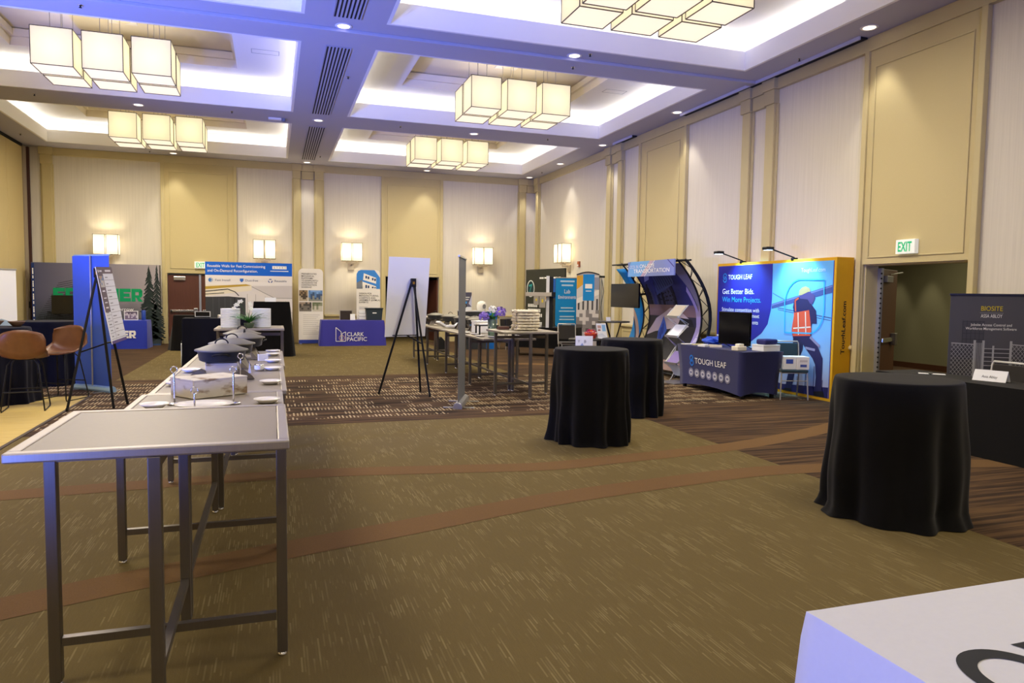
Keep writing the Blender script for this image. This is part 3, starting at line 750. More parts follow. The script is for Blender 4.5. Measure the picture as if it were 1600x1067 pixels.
# lidded roasters on angular stands
ENAMEL = mat('roaster_enamel', '30343c', .4, spec=.35)
LIDM = mat('roaster_lid', '6f6c62', .5, .2)
GREYST = mat('stand_grey', '6d665c', .5, .3)
def roaster0():
    t = thing('roaster', '', 'roasting pan', (0, 0, 0), 0, 'lidded roasters on the buffet')
    MB().lathe([(.0, 0), (.15, 0), (.175, .012), (.19, .09), (.197, .092), (.19, .096), (0, .09)], (0, 0, 0), ENAMEL, 40).build('pan', t)
    l = MB().lathe([(.208, .088), (.212, .096), (.205, .102), (.17, .112), (.10, .138), (0, .15)], (0, 0, 0), LIDM, 40).build('lid', t)
    MB().tube([(.05 * math.cos(a), 0, .148 + .038 * math.sin(a)) for a in [PI * k / 10 for k in range(11)]], .006, BLACKM, 8).build('lid_handle', l)
    for s in (-1, 1):
        MB().tube([(.06 * math.cos(a), s * (.185 + .035 * math.sin(a)), .055 + .016 * math.sin(a)) for a in [PI * k / 10 for k in range(11)]], .007, BLACKM, 8).build('side_handle', t)
    return t
def stand(x, y, h, lab):
    t = thing('roaster_stand', lab, 'stand', (x, y, ZB), 0, 'angular metal stands under the roasters')
    MB().lathe([(.10, h - .008), (.10, h)], (0, 0, 0), GREYST, 24).build('ring', t)
    for k in range(4):
        a = k * PI / 2 + PI / 4; c, s = math.cos(a), math.sin(a)
        mb = MB(); mb.prism([(c * .1 - s * .05, s * .1 + c * .05, h - .009), (c * .1 + s * .05, s * .1 - c * .05, h - .009), (c * .18 + s * .06, s * .18 - c * .06, 0.006), (c * .21, s * .21, 0.0), (c * .18 - s * .06, s * .18 + c * .06, 0.006)], (-c * .004, -s * .004, 0), GREYST)
        mb.build('leg', t)
    return t
ro = roaster0()
RO = [(-.405, 6.42, .14, 0.02, 'front grey-lidded roaster on a whitewashed block'), (-.37, 7.30, .132, .1, 'second grey-lidded roaster from the crate'), (-.29, 8.22, .132, 1.5, 'third grey-lidded roaster from the crate'), (-.34, 8.92, .132, .2, 'last grey-lidded roaster before the tall table')]
for i, (x, y, h, r, lab) in enumerate(RO):
    if i == 0: ro.location = (x, y, ZB + h); ro.rotation_euler.z = r; ro['label'] = lab
    else:
        clone(ro, (x, y, ZB + h), r, lab); stand(x, y, .13, 'grey metal stand under the ' + lab.split(' grey')[0] + ' roaster from the crate')
for (x, s_, nm) in ((-.60, 1, 'partition'), (-.215, -1, 'wall')):
    mb = MB(); mb.prism([(-.07 * s_, 0, 0), (.06 * s_, 0, .0), (.09 * s_, .0, .05), (.02 * s_, 0, .085), (-.05 * s_, 0, .03)], (.02 * s_, .1, 0), GREYST)
    solo(mb, 'stand_wing', 'angular grey metal wing beside the front roaster block on its %s side' % nm, 'stand', (x, 6.28, ZB))
def can_(x, y, lab):
    t = thing('fuel_can', lab, 'can', (x, y, ZB))
    MB().lathe([(.04, 0), (.042, .004), (.042, .056), (.038, .06), (.0, .06)], (0, 0, 0), CHROME, 20).build('body', t)
    MB().lathe([(.0425, .012), (.0425, .048)], (0, 0, 0), PAPER, 20).build('paper_label', t)
can_(-.12, 6.95, 'silver fuel can with a paper label under the second roaster')
t = thing('folded_card', 'small white folded card beside the silver fuel can', 'card', (-.2, 6.75, ZB))
MB().prism([(-.01, -.02, 0), (.0, -.02, .1), (.015, -.02, 0)], (0, .05, 0), PAPER).build('card', t)
solo(MB().box((-.05, -.012, 0), (.05, .012, .07), PAPER), 'menu_card', 'small white menu card under the third roaster', 'card', (-.1, 7.9, ZB), .3)

# plate stacks and plant on the tall far table
SQP = mat('stack_china', 'e6ebf2', .3)
def plate_stack(x, y, n, s_, lab):
    for k in range(n):
        z = 1.051 + k * .0235
        mb = MB().lathe([(.0, .0), (s_ * .93, .0), (s_ * .985, .0015), (s_, .005), (s_, .0205), (s_ * .98, .0228), (s_ * .9, .0215), (s_ * .6, .012), (0, .012)], (0, 0, 0), SQP, 28)
        o = STK.get(s_)
        if o is None: o = STK[s_] = solo(mb, 'dinner_plate', '', 'plate', (x, y, z), 0, lab)
        else: o = o.copy(); COL.objects.link(o); o.location = (x, y, z); o['group'] = lab
        o['label'] = 'plain white dinner plate in the %s' % lab
STK = {}
plate_stack(-.59, 11.32, 12, .135, 'stack next to the navy-draped table')
plate_stack(-.16, 11.42, 12, .1345, 'stack behind the potted plant')
ORD = ('bottom', 'second lowest', 'third lowest', 'fourth lowest', 'fifth lowest', 'lower middle', 'upper middle', 'fifth highest', 'fourth highest', 'third highest', 'second highest', 'topmost')
for o in [o for o in COL.objects if o.name.startswith('dinner_plate')]:
    o['label'] = '%s white dinner plate in the %s' % (ORD[round((o.location.z - 1.051) / .0235)], o['group'])
LEAF = mat('leaf_green', '3f8a34', .55, grain=.35, scale=12); LEAFD = mat('leaf_dark', '23551f', .6)
pl_ = thing('potted_plant', 'grassy green potted plant with white orchids between the plate stacks', 'plant', (-.33, 11.22, 1.051))
MB().lathe([(.05, 0), (.07, .05), (.075, .075), (.066, .075), (.06, .06), (0, .055)], (0, 0, 0), mat('pot_clay', '4a5a44', .6), 20).build('pot', pl_)
rnd = random.Random(3); mb = MB()
for k in range(110):
    a = rnd.uniform(0, 2 * PI); L_ = rnd.uniform(.2, .36); b = rnd.uniform(.5, 1.0); pts = []
    for q in range(6):
        s_ = q / 5; r = b * L_ * s_; z = .07 + L_ * .75 * s_ - .55 * b * L_ * s_ * s_
        pts.append((r * math.cos(a), r * math.sin(a), z, .008 * (1 - s_ * .9)))
    vs = []
    for (x, y, z, w_) in pts: vs += [(x - w_ * math.sin(a), y + w_ * math.cos(a), z), (x + w_ * math.sin(a), y - w_ * math.cos(a), z + .002)]
    mb.add(vs, [(2 * i, 2 * i + 1, 2 * i + 3, 2 * i + 2) for i in range(5)], LEAF if k % 3 else LEAFD)
o = mb.build('grass_leaves', pl_); o['kind'] = 'stuff'
PETAL = mat('petal_white', 'f2f4ea', .5)
for (dx, dz, n_) in ((-.14, .36, 5), (.02, .33, 4)):
    st = MB().tube([(-.01, 0, .07), (dx * .4, -.01, .24), (dx * .8, -.02, dz - .02), (dx * 1.25, -.03, dz + .02)], .0035, LEAFD, 6).build('flower_stem', pl_)
    for k in range(n_):
        u_ = k / max(1, n_ - 1); c = (dx * (.75 + .7 * u_), -.035, dz + .03 - .1 * u_ + .02 * (k % 2)); mb = MB()
        for q in range(5):
            a = 2 * PI * q / 5 + k; ca, sa = math.cos(a), math.sin(a)
            mb.add([c, (c[0] + .018 * ca - .012 * sa, c[1] - .006, c[2] + .018 * sa + .012 * ca), (c[0] + .034 * ca, c[1], c[2] + .034 * sa), (c[0] + .018 * ca + .012 * sa, c[1] - .006, c[2] + .018 * sa - .012 * ca)], [(0, 1, 2, 3)], PETAL)
        mb.build('flower', st)
# ---- the other buffet line
ro2 = [(3.55, 16.2, 'navy roaster with grey lid seen past the white board'), (3.68, 15.3, 'navy roaster with grey lid nearer the grey banner'), (3.72, 14.35, 'roaster half hidden behind the grey banner'), (3.75, 13.4, 'dark roaster seen just beside the grey banner pole')]
for (x, y, lab) in ro2:
    clone(ro, (x, y, ZB + .132), .3, lab, 'roasters on the other buffet'); stand(x, y, .13, 'stand under the ' + lab)
t = thing('carton_tray', 'white angular serving tray beside the roasters past the white board', 'tray', (3.55, 14.75, ZB), .2)
MB().prism([(-.3, -.1, .12), (-.14, -.1, .02), (.14, -.1, .02), (.3, -.1, .13), (.27, -.1, .16), (.13, -.1, .06), (-.13, -.1, .06), (-.27, -.1, .15)], (0, .2, 0), PAPER).build('tray', t)
mb = MB(); mb.box((-.15, -.15, 0), (.15, .15, .20), PAPER); mb.box((-.16, -.16, .2), (.16, .16, .225), PAPER)
solo(mb, 'white_riser_box', 'white riser box behind the black tray stand on the buffet', 'box', (3.72, 12.95, ZB), .1, bevel=.005)
t = thing('tray_stand', 'black wire riser holding a white tray on the buffet', 'stand', (3.62, 12.3, ZB))
for (x, y) in ((-.16, -.12), (.16, -.12), (-.16, .12), (.16, .12)): MB().box((x - .012, y - .012, 0), (x + .012, y + .012, .16), BLACKM).build('leg', t)
MB().box((-.19, -.15, .16), (.19, .15, .175), BLACKM).build('shelf', t)
MB().box((-.17, -.13, .176), (.17, .13, .205), PLATE).build('tray', t, bevel=.01)
for i, (x, y, lab) in enumerate([(3.36, 12.75, 'beside the black tray stand nearest the grey banner'), (3.42, 12.3, 'in front of the black tray stand'), (3.5, 11.5, 'beyond the flower vase base'), (4.02, 12.6, 'on the wall side of the flower vase'), (4.05, 11.8, 'on the wall side by the wire caddy'), (3.95, 11.42, 'behind the leg of the napkin table'), (3.35, 11.75, 'on the near corner by the vase')]):
    c = P0.copy(); COL.objects.link(c); c.location = (x, y, ZB); c.scale = (1.15, 1.15, 1); c['label'] = 'flat white saucer ' + lab; c['group'] = 'saucers on the other buffet'
GLASS = bpy.data.materials.new('vase_glass'); GLASS.use_nodes = True
gb = GLASS.node_tree.nodes['Principled BSDF']; gb.inputs['Base Color'].default_value = lin('a9c7b4'); gb.inputs['Roughness'].default_value = .05; gb.inputs['Transmission Weight'].default_value = .85
va = thing('flower_vase', 'green glass vase of purple hydrangeas and white blooms', 'vase', (3.52, 11.62, ZB))
MB().lathe([(.0, .0), (.065, .0), (.07, .02), (.075, .3), (.07, .3), (.064, .03), (0, .02)], (0, 0, 0), GLASS, 24).build('glass', va)
mb = MB(); rnd = random.Random(5)
for k in range(16):
    a = rnd.uniform(0, 2 * PI); mb.tube([(.03 * math.cos(a), .03 * math.sin(a), .03), (.04 * math.cos(a + 2), .04 * math.sin(a + 2), .3), (.09 * math.cos(a), .07 * math.sin(a), .36)], .006, LEAFD, 5)
mb.build('stems', va)
PURP = mat('petal_purple', '8a6fc4', .6, grain=.3, scale=30)
for (cx, cy, cz, R_, m_, n_) in ((-.15, -.02, .34, .09, PURP, 90), (.13, -.03, .42, .1, PURP, 100), (.0, -.02, .46, .07, PETAL, 40), (.03, .05, .36, .09, LEAF, 40)):
    mb = MB()
    for k in range(n_):
        z = rnd.uniform(-.6, 1); a = rnd.uniform(0, 2 * PI); q = math.sqrt(1 - z * z); n_v = Vector((q * math.cos(a), q * math.sin(a), z)); p = Vector((cx, cy, cz)) + n_v * R_ * rnd.uniform(.85, 1.05)
        u_ = n_v.orthogonal().normalized(); w_ = n_v.cross(u_); s_ = .022
        mb.add([p + u_ * s_, p + w_ * s_ + n_v * .004, p - u_ * s_, p - w_ * s_ + n_v * .004], [(0, 1, 2, 3)], m_)
    mb.build('bloom' if m_ is not LEAF else 'foliage', va)
t = thing('wire_caddy', 'thin black wire menu caddy on the buffet beside the vase', 'stand', (3.86, 11.62, ZB))
mb = MB()
for (x, y) in ((-.09, -.05), (.09, -.05), (-.09, .05), (.09, .05)): mb.tube([(x, y, 0), (x, y, .3)], .006, BLACKM, 6)
mb.build('uprights', t)
MB().tube([(-.09, -.05, .3), (.09, -.05, .3), (.09, .05, .3), (-.09, .05, .3)], .006, BLACKM, 6, closed=True).build('top_ring', t)
MB().tube([(-.09, -.05, .06), (.09, -.05, .06), (.09, .05, .06), (-.09, .05, .06)], .006, BLACKM, 6, closed=True).build('bottom_ring', t)
# cream napkin pile: rolled fringed napkins in layers
NAP = mat('napkin_cream', 'efe6cf', .95, grain=.12, scale=60, bump=.4)
rnd = random.Random(11); n0 = None
for j in range(7):
    for i in range(4):
        lab = 'rolled cream napkin in the %s layer of the cube-shaped pile, %s roll' % (('bottom', 'second', 'third', 'fourth', 'fifth', 'sixth', 'top')[j], ('first', 'second', 'third', 'last')[i])
        x, y, z = 3.80, 10.62 + i * .082, 1.031 + j * .046
        if n0 is None:
            mb = MB(); pts = []; vs = []; n = 12; m_ = 14
            for q in range(m_):
                yy = -.175 + .35 * q / (m_ - 1)
                for k in range(n):
                    r = .023 * (1 + .45 * math.sin(k * 2.3 + q * 2.9) * (1 if 1 < q < m_ - 2 else .4)); a = 2 * PI * k / n
                    vs.append((1.7 * r * math.cos(a) + .006 * math.sin(q * 2.1), yy, .022 + r * math.sin(a) * .95))
            mb.add(vs, [(q * n + k, q * n + (k + 1) % n, (q + 1) * n + (k + 1) % n, (q + 1) * n + k) for q in range(m_ - 1) for k in range(n)], NAP, True)
            mb.add(vs[:n], [tuple(range(n))], NAP); mb.add(vs[-n:], [tuple(range(n))], NAP)
            for s in (-.175, .175):
                for k in range(14):
                    a = rnd.uniform(0, 2 * PI); x_ = .03 * math.cos(a); z_ = .022 + .016 * math.sin(a)
                    mb.add([(x_, s, z_), (x_ + .01, s, z_), (x_ + .006 + rnd.uniform(-.01, .01), s * 1.13, z_ - .006), (x_ - .002, s * 1.1, z_ - .004)], [(0, 1, 2, 3)], NAP)
            n0 = solo(mb, 'rolled_napkin', lab, 'napkin', (x, y, z), 0, 'cream napkins piled on the tall table'); c = n0
        else:
            c = n0.copy(); COL.objects.link(c); c['label'] = lab
        c.location = (x + rnd.uniform(-.015, .015), y + rnd.uniform(-.004, .004), z); c.rotation_euler.z = PI / 2 + rnd.uniform(-.06, .06)
solo(MB().box((-.09, -.05, 0), (.09, .05, .05), mat('box_brown', '5a3b2a', .6)), 'wooden_block', 'small dark brown wooden box beside the cream napkin pile', 'box', (3.52, 11.0, 1.031), 0, bevel=.004)
# ================================================================== DRAPED TABLES
def drape(R_, H, m, seed=1, folds=11, flare=.06, amp=.045, puddle=.0, n=200, rows=22, y_squash=1.0):
    """round cloth: flat top, rounded rim, hanging folds that deepen towards the hem"""
    rnd = random.Random(seed); ph = [rnd.uniform(0, 2 * PI) for _ in range(6)]
    vs = []; fs = []
    def fold(a):
        s = 1.2 * math.sin(folds * a + ph[0] + .9 * math.sin(3 * a + ph[1]) + .6 * math.sin(2 * a + ph[5])) + .55 * math.sin((folds * 2 - 3) * a + ph[2] + math.sin(2 * a + ph[3])) + .4 * math.sin(5 * a + ph[4])
        return s / 1.6
    prof = [(0.0, H), (R_ * .5, H), (R_ * .93, H), (R_ * .985, H - .003), (R_, H - .014)] + [(None, H * (1 - (k / rows) ** 1.0) - .014 * (1 - k / rows)) for k in range(1, rows + 1)]
    for (r, z) in prof:
        for k in range(n):
            a = 2 * PI * k / n
            if r is None:
                t = 1 - z / H
                g = t ** .75
                rr = R_ + flare * g + amp * g * fold(a) + .012 * math.sin(9 * t + 3 * a + ph[5]) * g
                if puddle and t > .93: rr += puddle * (t - .93) / .07 * (.5 + .5 * math.sin(3 * a + ph[1]))
                zz = max(0.004, z + .02 * g * math.sin(2 * a + ph[2]) * (1 if t < .97 else .3))
            else: rr, zz = r, z
            vs.append((rr * math.cos(a), rr * math.sin(a) * y_squash, zz))
    for i in range(1, len(prof) - 1):
        fs += [(i * n + k, i * n + (k + 1) % n, (i + 1) * n + (k + 1) % n, (i + 1) * n + k) for k in range(n)]
    vs.append((0, 0, H)); c = len(vs) - 1
    fs += [(c, n + k, n + (k + 1) % n) for k in range(n)]
    return MB().add(vs, fs, m, True)
def round_table(loc, R_, H, m, seed, lab, grp, **kw):
    t = thing('cocktail_table', lab, 'table', loc, 0, grp)
    drape(R_, H, m, seed, **kw).build('tablecloth', t)
    MB().lathe([(R_ - .03, H - .035), (R_ - .02, H - .02), (R_ - .02, H - .016)], (0, 0, 0), mat('ply', '7a6446', .7), 32).build('tabletop', t)
    MB().lathe([(.25, 0), (.25, .015), (.04, .05), (.035, H - .05), (.12, H - .036)], (0, 0, 0), BLACKM, 24).build('pedestal', t)
    return t
round_table((3.33, 7.21, 0), .405, 1.018, BLACKC, 4, 'round black-draped cocktail table nearest the easel, cloth bunched at the hem', 'black cocktail tables', puddle=.03, flare=.03)
round_table((4.62, 8.70, 0), .41, 1.018, BLACKC, 9, 'round black-draped cocktail table half behind another one', 'black cocktail tables', flare=.02)
round_table((4.40, 4.125, 0), .43, 1.018, BLACKC, 15, 'round black-draped cocktail table nearest the camera before the dark fence banner', 'black cocktail tables', puddle=.05, flare=.035, folds=9)
round_table((-3.66, 11.6, 0), .45, 1.05, NAVYC, 21, 'round navy-draped cocktail table holding wooden bowls', 'navy cocktail tables', flare=.05)
round_table((-3.56, 13.75, 0), .47, 1.05, NAVYC, 23, 'round navy-draped cocktail table between the tan stool and blue banner', 'navy cocktail tables', flare=.04)

def rect_cloth(hx, hy, H, m, flare=0.0, seed=1, amp=.012, folds=6, lift=0.0, corner=.03, rows=10):
    """rectangular throw with soft pleats on each side"""
    rnd = random.Random(seed); per = []
    def side(p, q, n):
        for k in range(n): per.append((p[0] + (q[0] - p[0]) * k / n, p[1] + (q[1] - p[1]) * k / n))
    nx, ny = max(12, int(hx * 40)), max(12, int(hy * 40))
    side((-hx, -hy), (hx, -hy), nx); side((hx, -hy), (hx, hy), ny); side((hx, hy), (-hx, hy), nx); side((-hx, hy), (-hx, -hy), ny)
    n = len(per); ph = [rnd.uniform(0, 6) for _ in range(4)]; vs = []; fs = []
    for j in range(rows + 1):
        t = j / rows; z = H - (H - lift) * t
        for k, (x, y) in enumerate(per):
            nx_ = (x / hx if abs(x) >= hx - 1e-6 else 0); ny_ = (y / hy if abs(y) >= hy - 1e-6 else 0)
            L_ = math.hypot(nx_, ny_) or 1
            s = (x * 1.0 + y * 1.0) * folds
            d = flare * t + amp * t * (math.sin(s + ph[0] + math.sin(s * .37 + ph[1])) + .5 * math.sin(2.3 * s + ph[2])) - (.006 if j == 0 else 0)
            vs.append((x + nx_ / L_ * d, y + ny_ / L_ * d, z - (.006 if j == 1 and False else 0)))
    for j in range(rows):
        fs += [(j * n + k, j * n + (k + 1) % n, (j + 1) * n + (k + 1) % n, (j + 1) * n + k) for k in range(n)]
    mb = MB().add(vs, fs, m, True)
    mb.add(vs[:n], [tuple(range(n))], m)
    return mb
def draped_table(loc, rz, hx, hy, H, m, lab, grp=None, **kw):
    t = thing('draped_table', lab, 'table', loc, rz, grp)
    rect_cloth(hx, hy, H, m, **kw).build('tablecloth', t)
    for (x, y) in ((-1, -1), (1, -1), (1, 1), (-1, 1)):
        MB().box((x * (hx - .06) - .02, y * (hy - .06) - .02, 0), (x * (hx - .06) + .02, y * (hy - .06) + .02, H - .02), BLACKM).build('leg', t)
    return t

# ================================================================== STOOLS AND CHAIRS
TANL = mat('tan_leather', '70482a', .42, grain=.22, scale=14, spec=.5)
def stool0():
    t = thing('bar_stool', '', 'stool', (0, 0, 0), 0, 'tan bar stools at the navy tables')
    # one-piece shell: seat pan curling up into a low wrap-around back; front towards -y
    vs = []; nu, nv = 17, 14; th = .02
    def P(u, v):     # u -1..1 across, v 0..1 from front lip to top of back
        wd = .24 + .02 * math.sin(v * PI)
        if v < .5:
            q = v / .5; y = -.21 + .40 * q; z = .70 - .015 * math.sin(q * PI) - .012 * (1 - q) ** 2 * 2
        else:
            q = (v - .5) / .5; y = .19 + .05 * q + .035 * math.sin(q * PI / 2); z = .70 + .36 * q ** .9
        curl = abs(u) ** 2.6
        up = (.03 + .09 * max(0, min(1, (v - .18) / .35))) * curl if v < .6 else (.12 - .19 * (v - .6) / .4) * curl
        fw = -.13 * curl * max(0, (v - .45)) * 1.5
        taper = 1 - .12 * max(0, v - .7) / .3
        return Vector((u * wd * taper, y + fw, z + up))
    for off in (0, 1):
        for j in range(nv + 1):
            for i in range(nu):
                p = P(-1 + 2 * i / (nu - 1), j / nv)
                if off:
                    e = 1e-3; u_, v_ = -1 + 2 * i / (nu - 1), j / nv
                    du = P(min(1, u_ + e), v_) - P(max(-1, u_ - e), v_); dv = P(u_, min(1, v_ + e)) - P(u_, max(0, v_ - e))
                    p = p - du.cross(dv).normalized() * th
                vs.append(p)
    M_ = nu * (nv + 1); fs = []
    for o in (0, M_):
        for j in range(nv):
            for i in range(nu - 1): fs.append((o + j * nu + i, o + j * nu + i + 1, o + (j + 1) * nu + i + 1, o + (j + 1) * nu + i))
    for i in range(nu - 1):
        fs += [(i, i + 1, M_ + i + 1, M_ + i), (nv * nu + i, nv * nu + i + 1, M_ + nv * nu + i + 1, M_ + nv * nu + i)]
    for j in range(nv):
        fs += [(j * nu, (j + 1) * nu, M_ + (j + 1) * nu, M_ + j * nu), (j * nu + nu - 1, (j + 1) * nu + nu - 1, M_ + (j + 1) * nu + nu - 1, M_ + j * nu + nu - 1)]
    MB().add(vs, fs, TANL, True).build('seat_shell', t)
    for s in (-1, 1):
        MB().tube([(s * .12, -.12, .675), (s * .17, -.16, .6), (s * .235, -.235, .04), (s * .235, -.225, .012), (s * .235, .0, .01), (s * .235, .225, .012), (s * .235, .24, .04), (s * .17, .15, .6), (s * .12, .1, .672)], .009, BLACKM, 8).build('sled_leg', t)
    MB().tube([(-.21, -.205, .26), (.21, -.205, .26)], .008, BLACKM, 8).build('footrest', t)
    MB().tube([(-.21, .21, .26), (.21, .21, .26)], .008, BLACKM, 8).build('stretcher', t)
    MB().box((-.13, -.13, .665), (.13, .12, .678), BLACKM).build('seat_plate', t)
    return t
st0 = stool0(); st0.location = (-3.07, 10.85, 0); st0.rotation_euler.z = 3.0 + PI; st0['label'] = 'tan leather bar stool seen from behind at the bowl table'
st0.rotation_euler.z = PI + .12
clone(st0, (-2.88, 11.75, 0), -.4, 'tan leather bar stool turned to show its seat by the navy table')

UPH = mat('chair_upholstery', '2b2724', .9, sheen=.2)
UPHT = mat('chair_upholstery_teal', '1d3440', .9, sheen=.2)
def chair0(frame_m, up_m, lab, loc, rz, grp='banquet chairs'):
    """stacking banquet chair, front towards -y"""
    t = thing('banquet_chair', lab, 'chair', loc, rz, grp)
    MB().box((-.21, -.22, .43), (.21, .2, .475), up_m).build('seat', t, bevel=.015)
    b = MB(); b.box((-.195, -.02, .52), (.195, .02, .87), up_m).move(Matrix.Translation((0, .22, 0)) @ Matrix.Translation((0, 0, .5)) @ Matrix.Rotation(-.14, 4, 'X') @ Matrix.Translation((0, 0, -.5))); b.build('backrest', t, bevel=.012)
    MB().tube([(-.215, .2, .4), (-.215, .225, .52), (-.215, .275, .86), (-.2, .28, .895), (.2, .28, .895), (.215, .275, .86), (.215, .225, .52), (.215, .2, .4)], .013, frame_m, 8).build('back_frame', t)
    for s in (-1, 1):
        MB().tube([(s * .2, -.19, .43), (s * .215, -.22, .0)], .012, frame_m, 8).build('leg', t)
        MB().tube([(s * .205, .17, .43), (s * .22, .27, .0)], .012, frame_m, 8).build('leg', t)
    mb = MB(); mb.tube([(-.2, -.19, .425), (.2, -.19, .425), (.205, .18, .425), (-.205, .18, .425)], .012, frame_m, 8, closed=True)
    mb.tube([(-.208, -.2, .3), (.208, -.2, .3)], .008, frame_m, 6); mb.build('seat_frame', t)
    return t
SILV = mat('chair_frame', 'bcb8b2', .35, .6)
WHF = mat('chair_frame_white', 'dad8d4', .4, .2)

# ================================================================== EASELS
def easel(A, Bf, Cr, apex, lab, brace_z):
    """A, Bf: feet of the pair that carries the board; Cr: rear foot"""
    t = thing('tripod_easel', lab, 'easel', ((A[0] + Bf[0] + Cr[0]) / 3, (A[1] + Bf[1] + Cr[1]) / 3, 0), 0, 'black tripod easels')
    ap = Vector(apex)
    lerp = lambda p, z: Vector((p[0], p[1], 0)).lerp(ap, z / ap.z)
    side = (Vector((Bf[0], Bf[1], 0)) - Vector((A[0], A[1], 0))).normalized()
    for (p, o) in ((A, -.02), (Bf, .02)):
        l = MB().bar((p[0], p[1], .012), ap + side * o, .032, .022, BLACKM).build('leg', t, world=True, bevel=.004)
    MB().bar((Cr[0], Cr[1], .012), ap + Vector((0, 0, -.03)), .03, .022, BLACKM).build('leg', t, world=True, bevel=.004)
    for p in (A, Bf, Cr):
        MB().lathe([(.012, 0), (.018, .004), (.016, .04), (.01, .045)], (p[0], p[1], 0), mat('rubber', '0f0f10', .9), 12).build('rubber_foot', t, world=True)
    MB().bar(lerp(A, brace_z), lerp(Bf, brace_z), .02, .014, BLACKM).build('cross_brace', t, world=True)
    m_ = (lerp(A, brace_z) + lerp(Bf, brace_z)) / 2
    MB().bar(m_, lerp(Cr, brace_z - .12), .012, .018, BLACKM).build('rear_brace', t, world=True)
    MB().box((ap.x - .04, ap.y - .035, ap.z - .1), (ap.x + .04, ap.y + .035, ap.z + .03), BLACKM).build('head_block', t, world=True, bevel=.006)
    MB().box((ap.x - .015, ap.y - .04, ap.z - .06), (ap.x + .015, ap.y - .034, ap.z - .02), mat('brass_hook', 'b98a2c', .3, .8)).build('hook', t, world=True)
    for p in (A, Bf):
        q = lerp(p, brace_z); d = (q - lerp(Cr, brace_z)); d.z = 0; d.normalize()
        MB().tube([q, q + d * .07], .008, BLACKM, 8).build('peg', t, world=True)
    return ap
E1 = ((1.57, 11.28), (2.26, 11.43), (2.29, 10.83))
easel(E1[0], E1[1], E1[2], (2.08, 11.12, 1.79), 'black tripod easel carrying the blank white board', .93)
E2 = ((-2.03, 10.72), (-1.92, 11.06), (-2.54, 10.57))
easel(E2[0], E2[1], E2[2], (-2.20, 10.80, 1.84), 'black tripod easel carrying the schedule board beside the plank floor', .88)
def board_on(A, Bf, apex, front, z0, wd, hh, thick, du=0.0, push=.045):
    """matrix for a board whose lower edge rests on the pegs and that leans along the two front legs"""
    a, b, ap = Vector((A[0], A[1], 0)), Vector((Bf[0], Bf[1], 0)), Vector(apex)
    m_ = (a + b) / 2; u = (b - a).normalized(); v = (ap - m_).normalized(); v = (v - u * v.dot(u)).normalized()
    n = v.cross(u)            # local +y, away from whoever faces the board
    c = m_ + v * (z0 / v.z) + u * du - n * push * front
    return Matrix(((u.x, n.x, v.x, c.x), (u.y, n.y, v.y, c.y), (u.z, n.z, v.z, c.z), (0, 0, 0, 1)))
FOAM = mat('foam_board', 'e9ebee', .75)
Mx = board_on(E1[1], E1[0], (2.08, 11.12, 1.79), 1, .90, .68, 1.23, .006, du=-.05)
mb = MB().box((-.34, -.006, 0), (.34, .0, 1.25), FOAM); mb.move(Mx)
solo(mb, 'foam_board', 'large blank white foam board on the black easel', 'board', (1.92, 11.4, .9), 0, world=True)
u_ = Vector((.04, .74, .02)).normalized(); v_b = Vector((-.165, .03, .98)); v_b = (v_b - u_ * v_b.dot(u_)).normalized(); n_b = v_b.cross(u_)
c_b = Vector((-1.975, 10.91, .88))
Mx = Matrix(((u_.x, n_b.x, v_b.x, c_b.x), (u_.y, n_b.y, v_b.y, c_b.y), (u_.z, n_b.z, v_b.z, c_b.z), (0, 0, 0, 1)))
t = thing('schedule_board', 'printed white schedule board with purple edges on the easel', 'board', (-1.93, 10.95, .86))
MB().box((-.37, -.004, 0), (.37, .004, 1.02), FOAM).move(Mx @ Matrix.Diagonal((1, 1, 1, 1))).build('board', t, world=True)
p = Print(-.0045); G_, L_, VI = ink('6d6068'), ink('e2e0e4'), ink('5d4a86')
p.rect(-.30, .93, .30, 1.02, G_); p.rect(-.30, .42, -.10, .93, G_); p.rect(-.30, 0, .30, .04, VI)
p.rect(.0, .955, .22, .98, L_, 2)
p.disc(-.25, .965, .02, L_, 2); p.rect(-.21, .955, -.12, .975, L_, 2)
p.photo(-.27, .75, -.12, .90, [ink('b9a28a'), ink('7d8fb0'), ink('c7c3bd')], 2, 4, 5, 3)
for (a, b) in ((.69, .71), (.6, .615), (.54, .555), (.47, .49)): p.rect(-.25, a, -.15, b, L_, 2)
for k in range(10):
    z = .06 + k * .087; p.line([(-.09, z), (.29, z)], .004, G_, 2); p.rect(-.05, z + .03, .03 + .02 * (k % 4), z + .042, GI, 2)
for k in range(5):
    z = .06 + k * .08; p.line([(-.29, z), (-.11, z)], .004, G_, 2); p.rect(-.26, z + .03, -.19 + .01 * (k % 3), z + .042, GI, 2)
p.line([(-.10, .04), (-.10, .42)], .006, G_, 2); p.move(Mx @ Matrix.Diagonal((.74 / .6, 1, 1, 1))).build('printed_schedule', t, world=True)

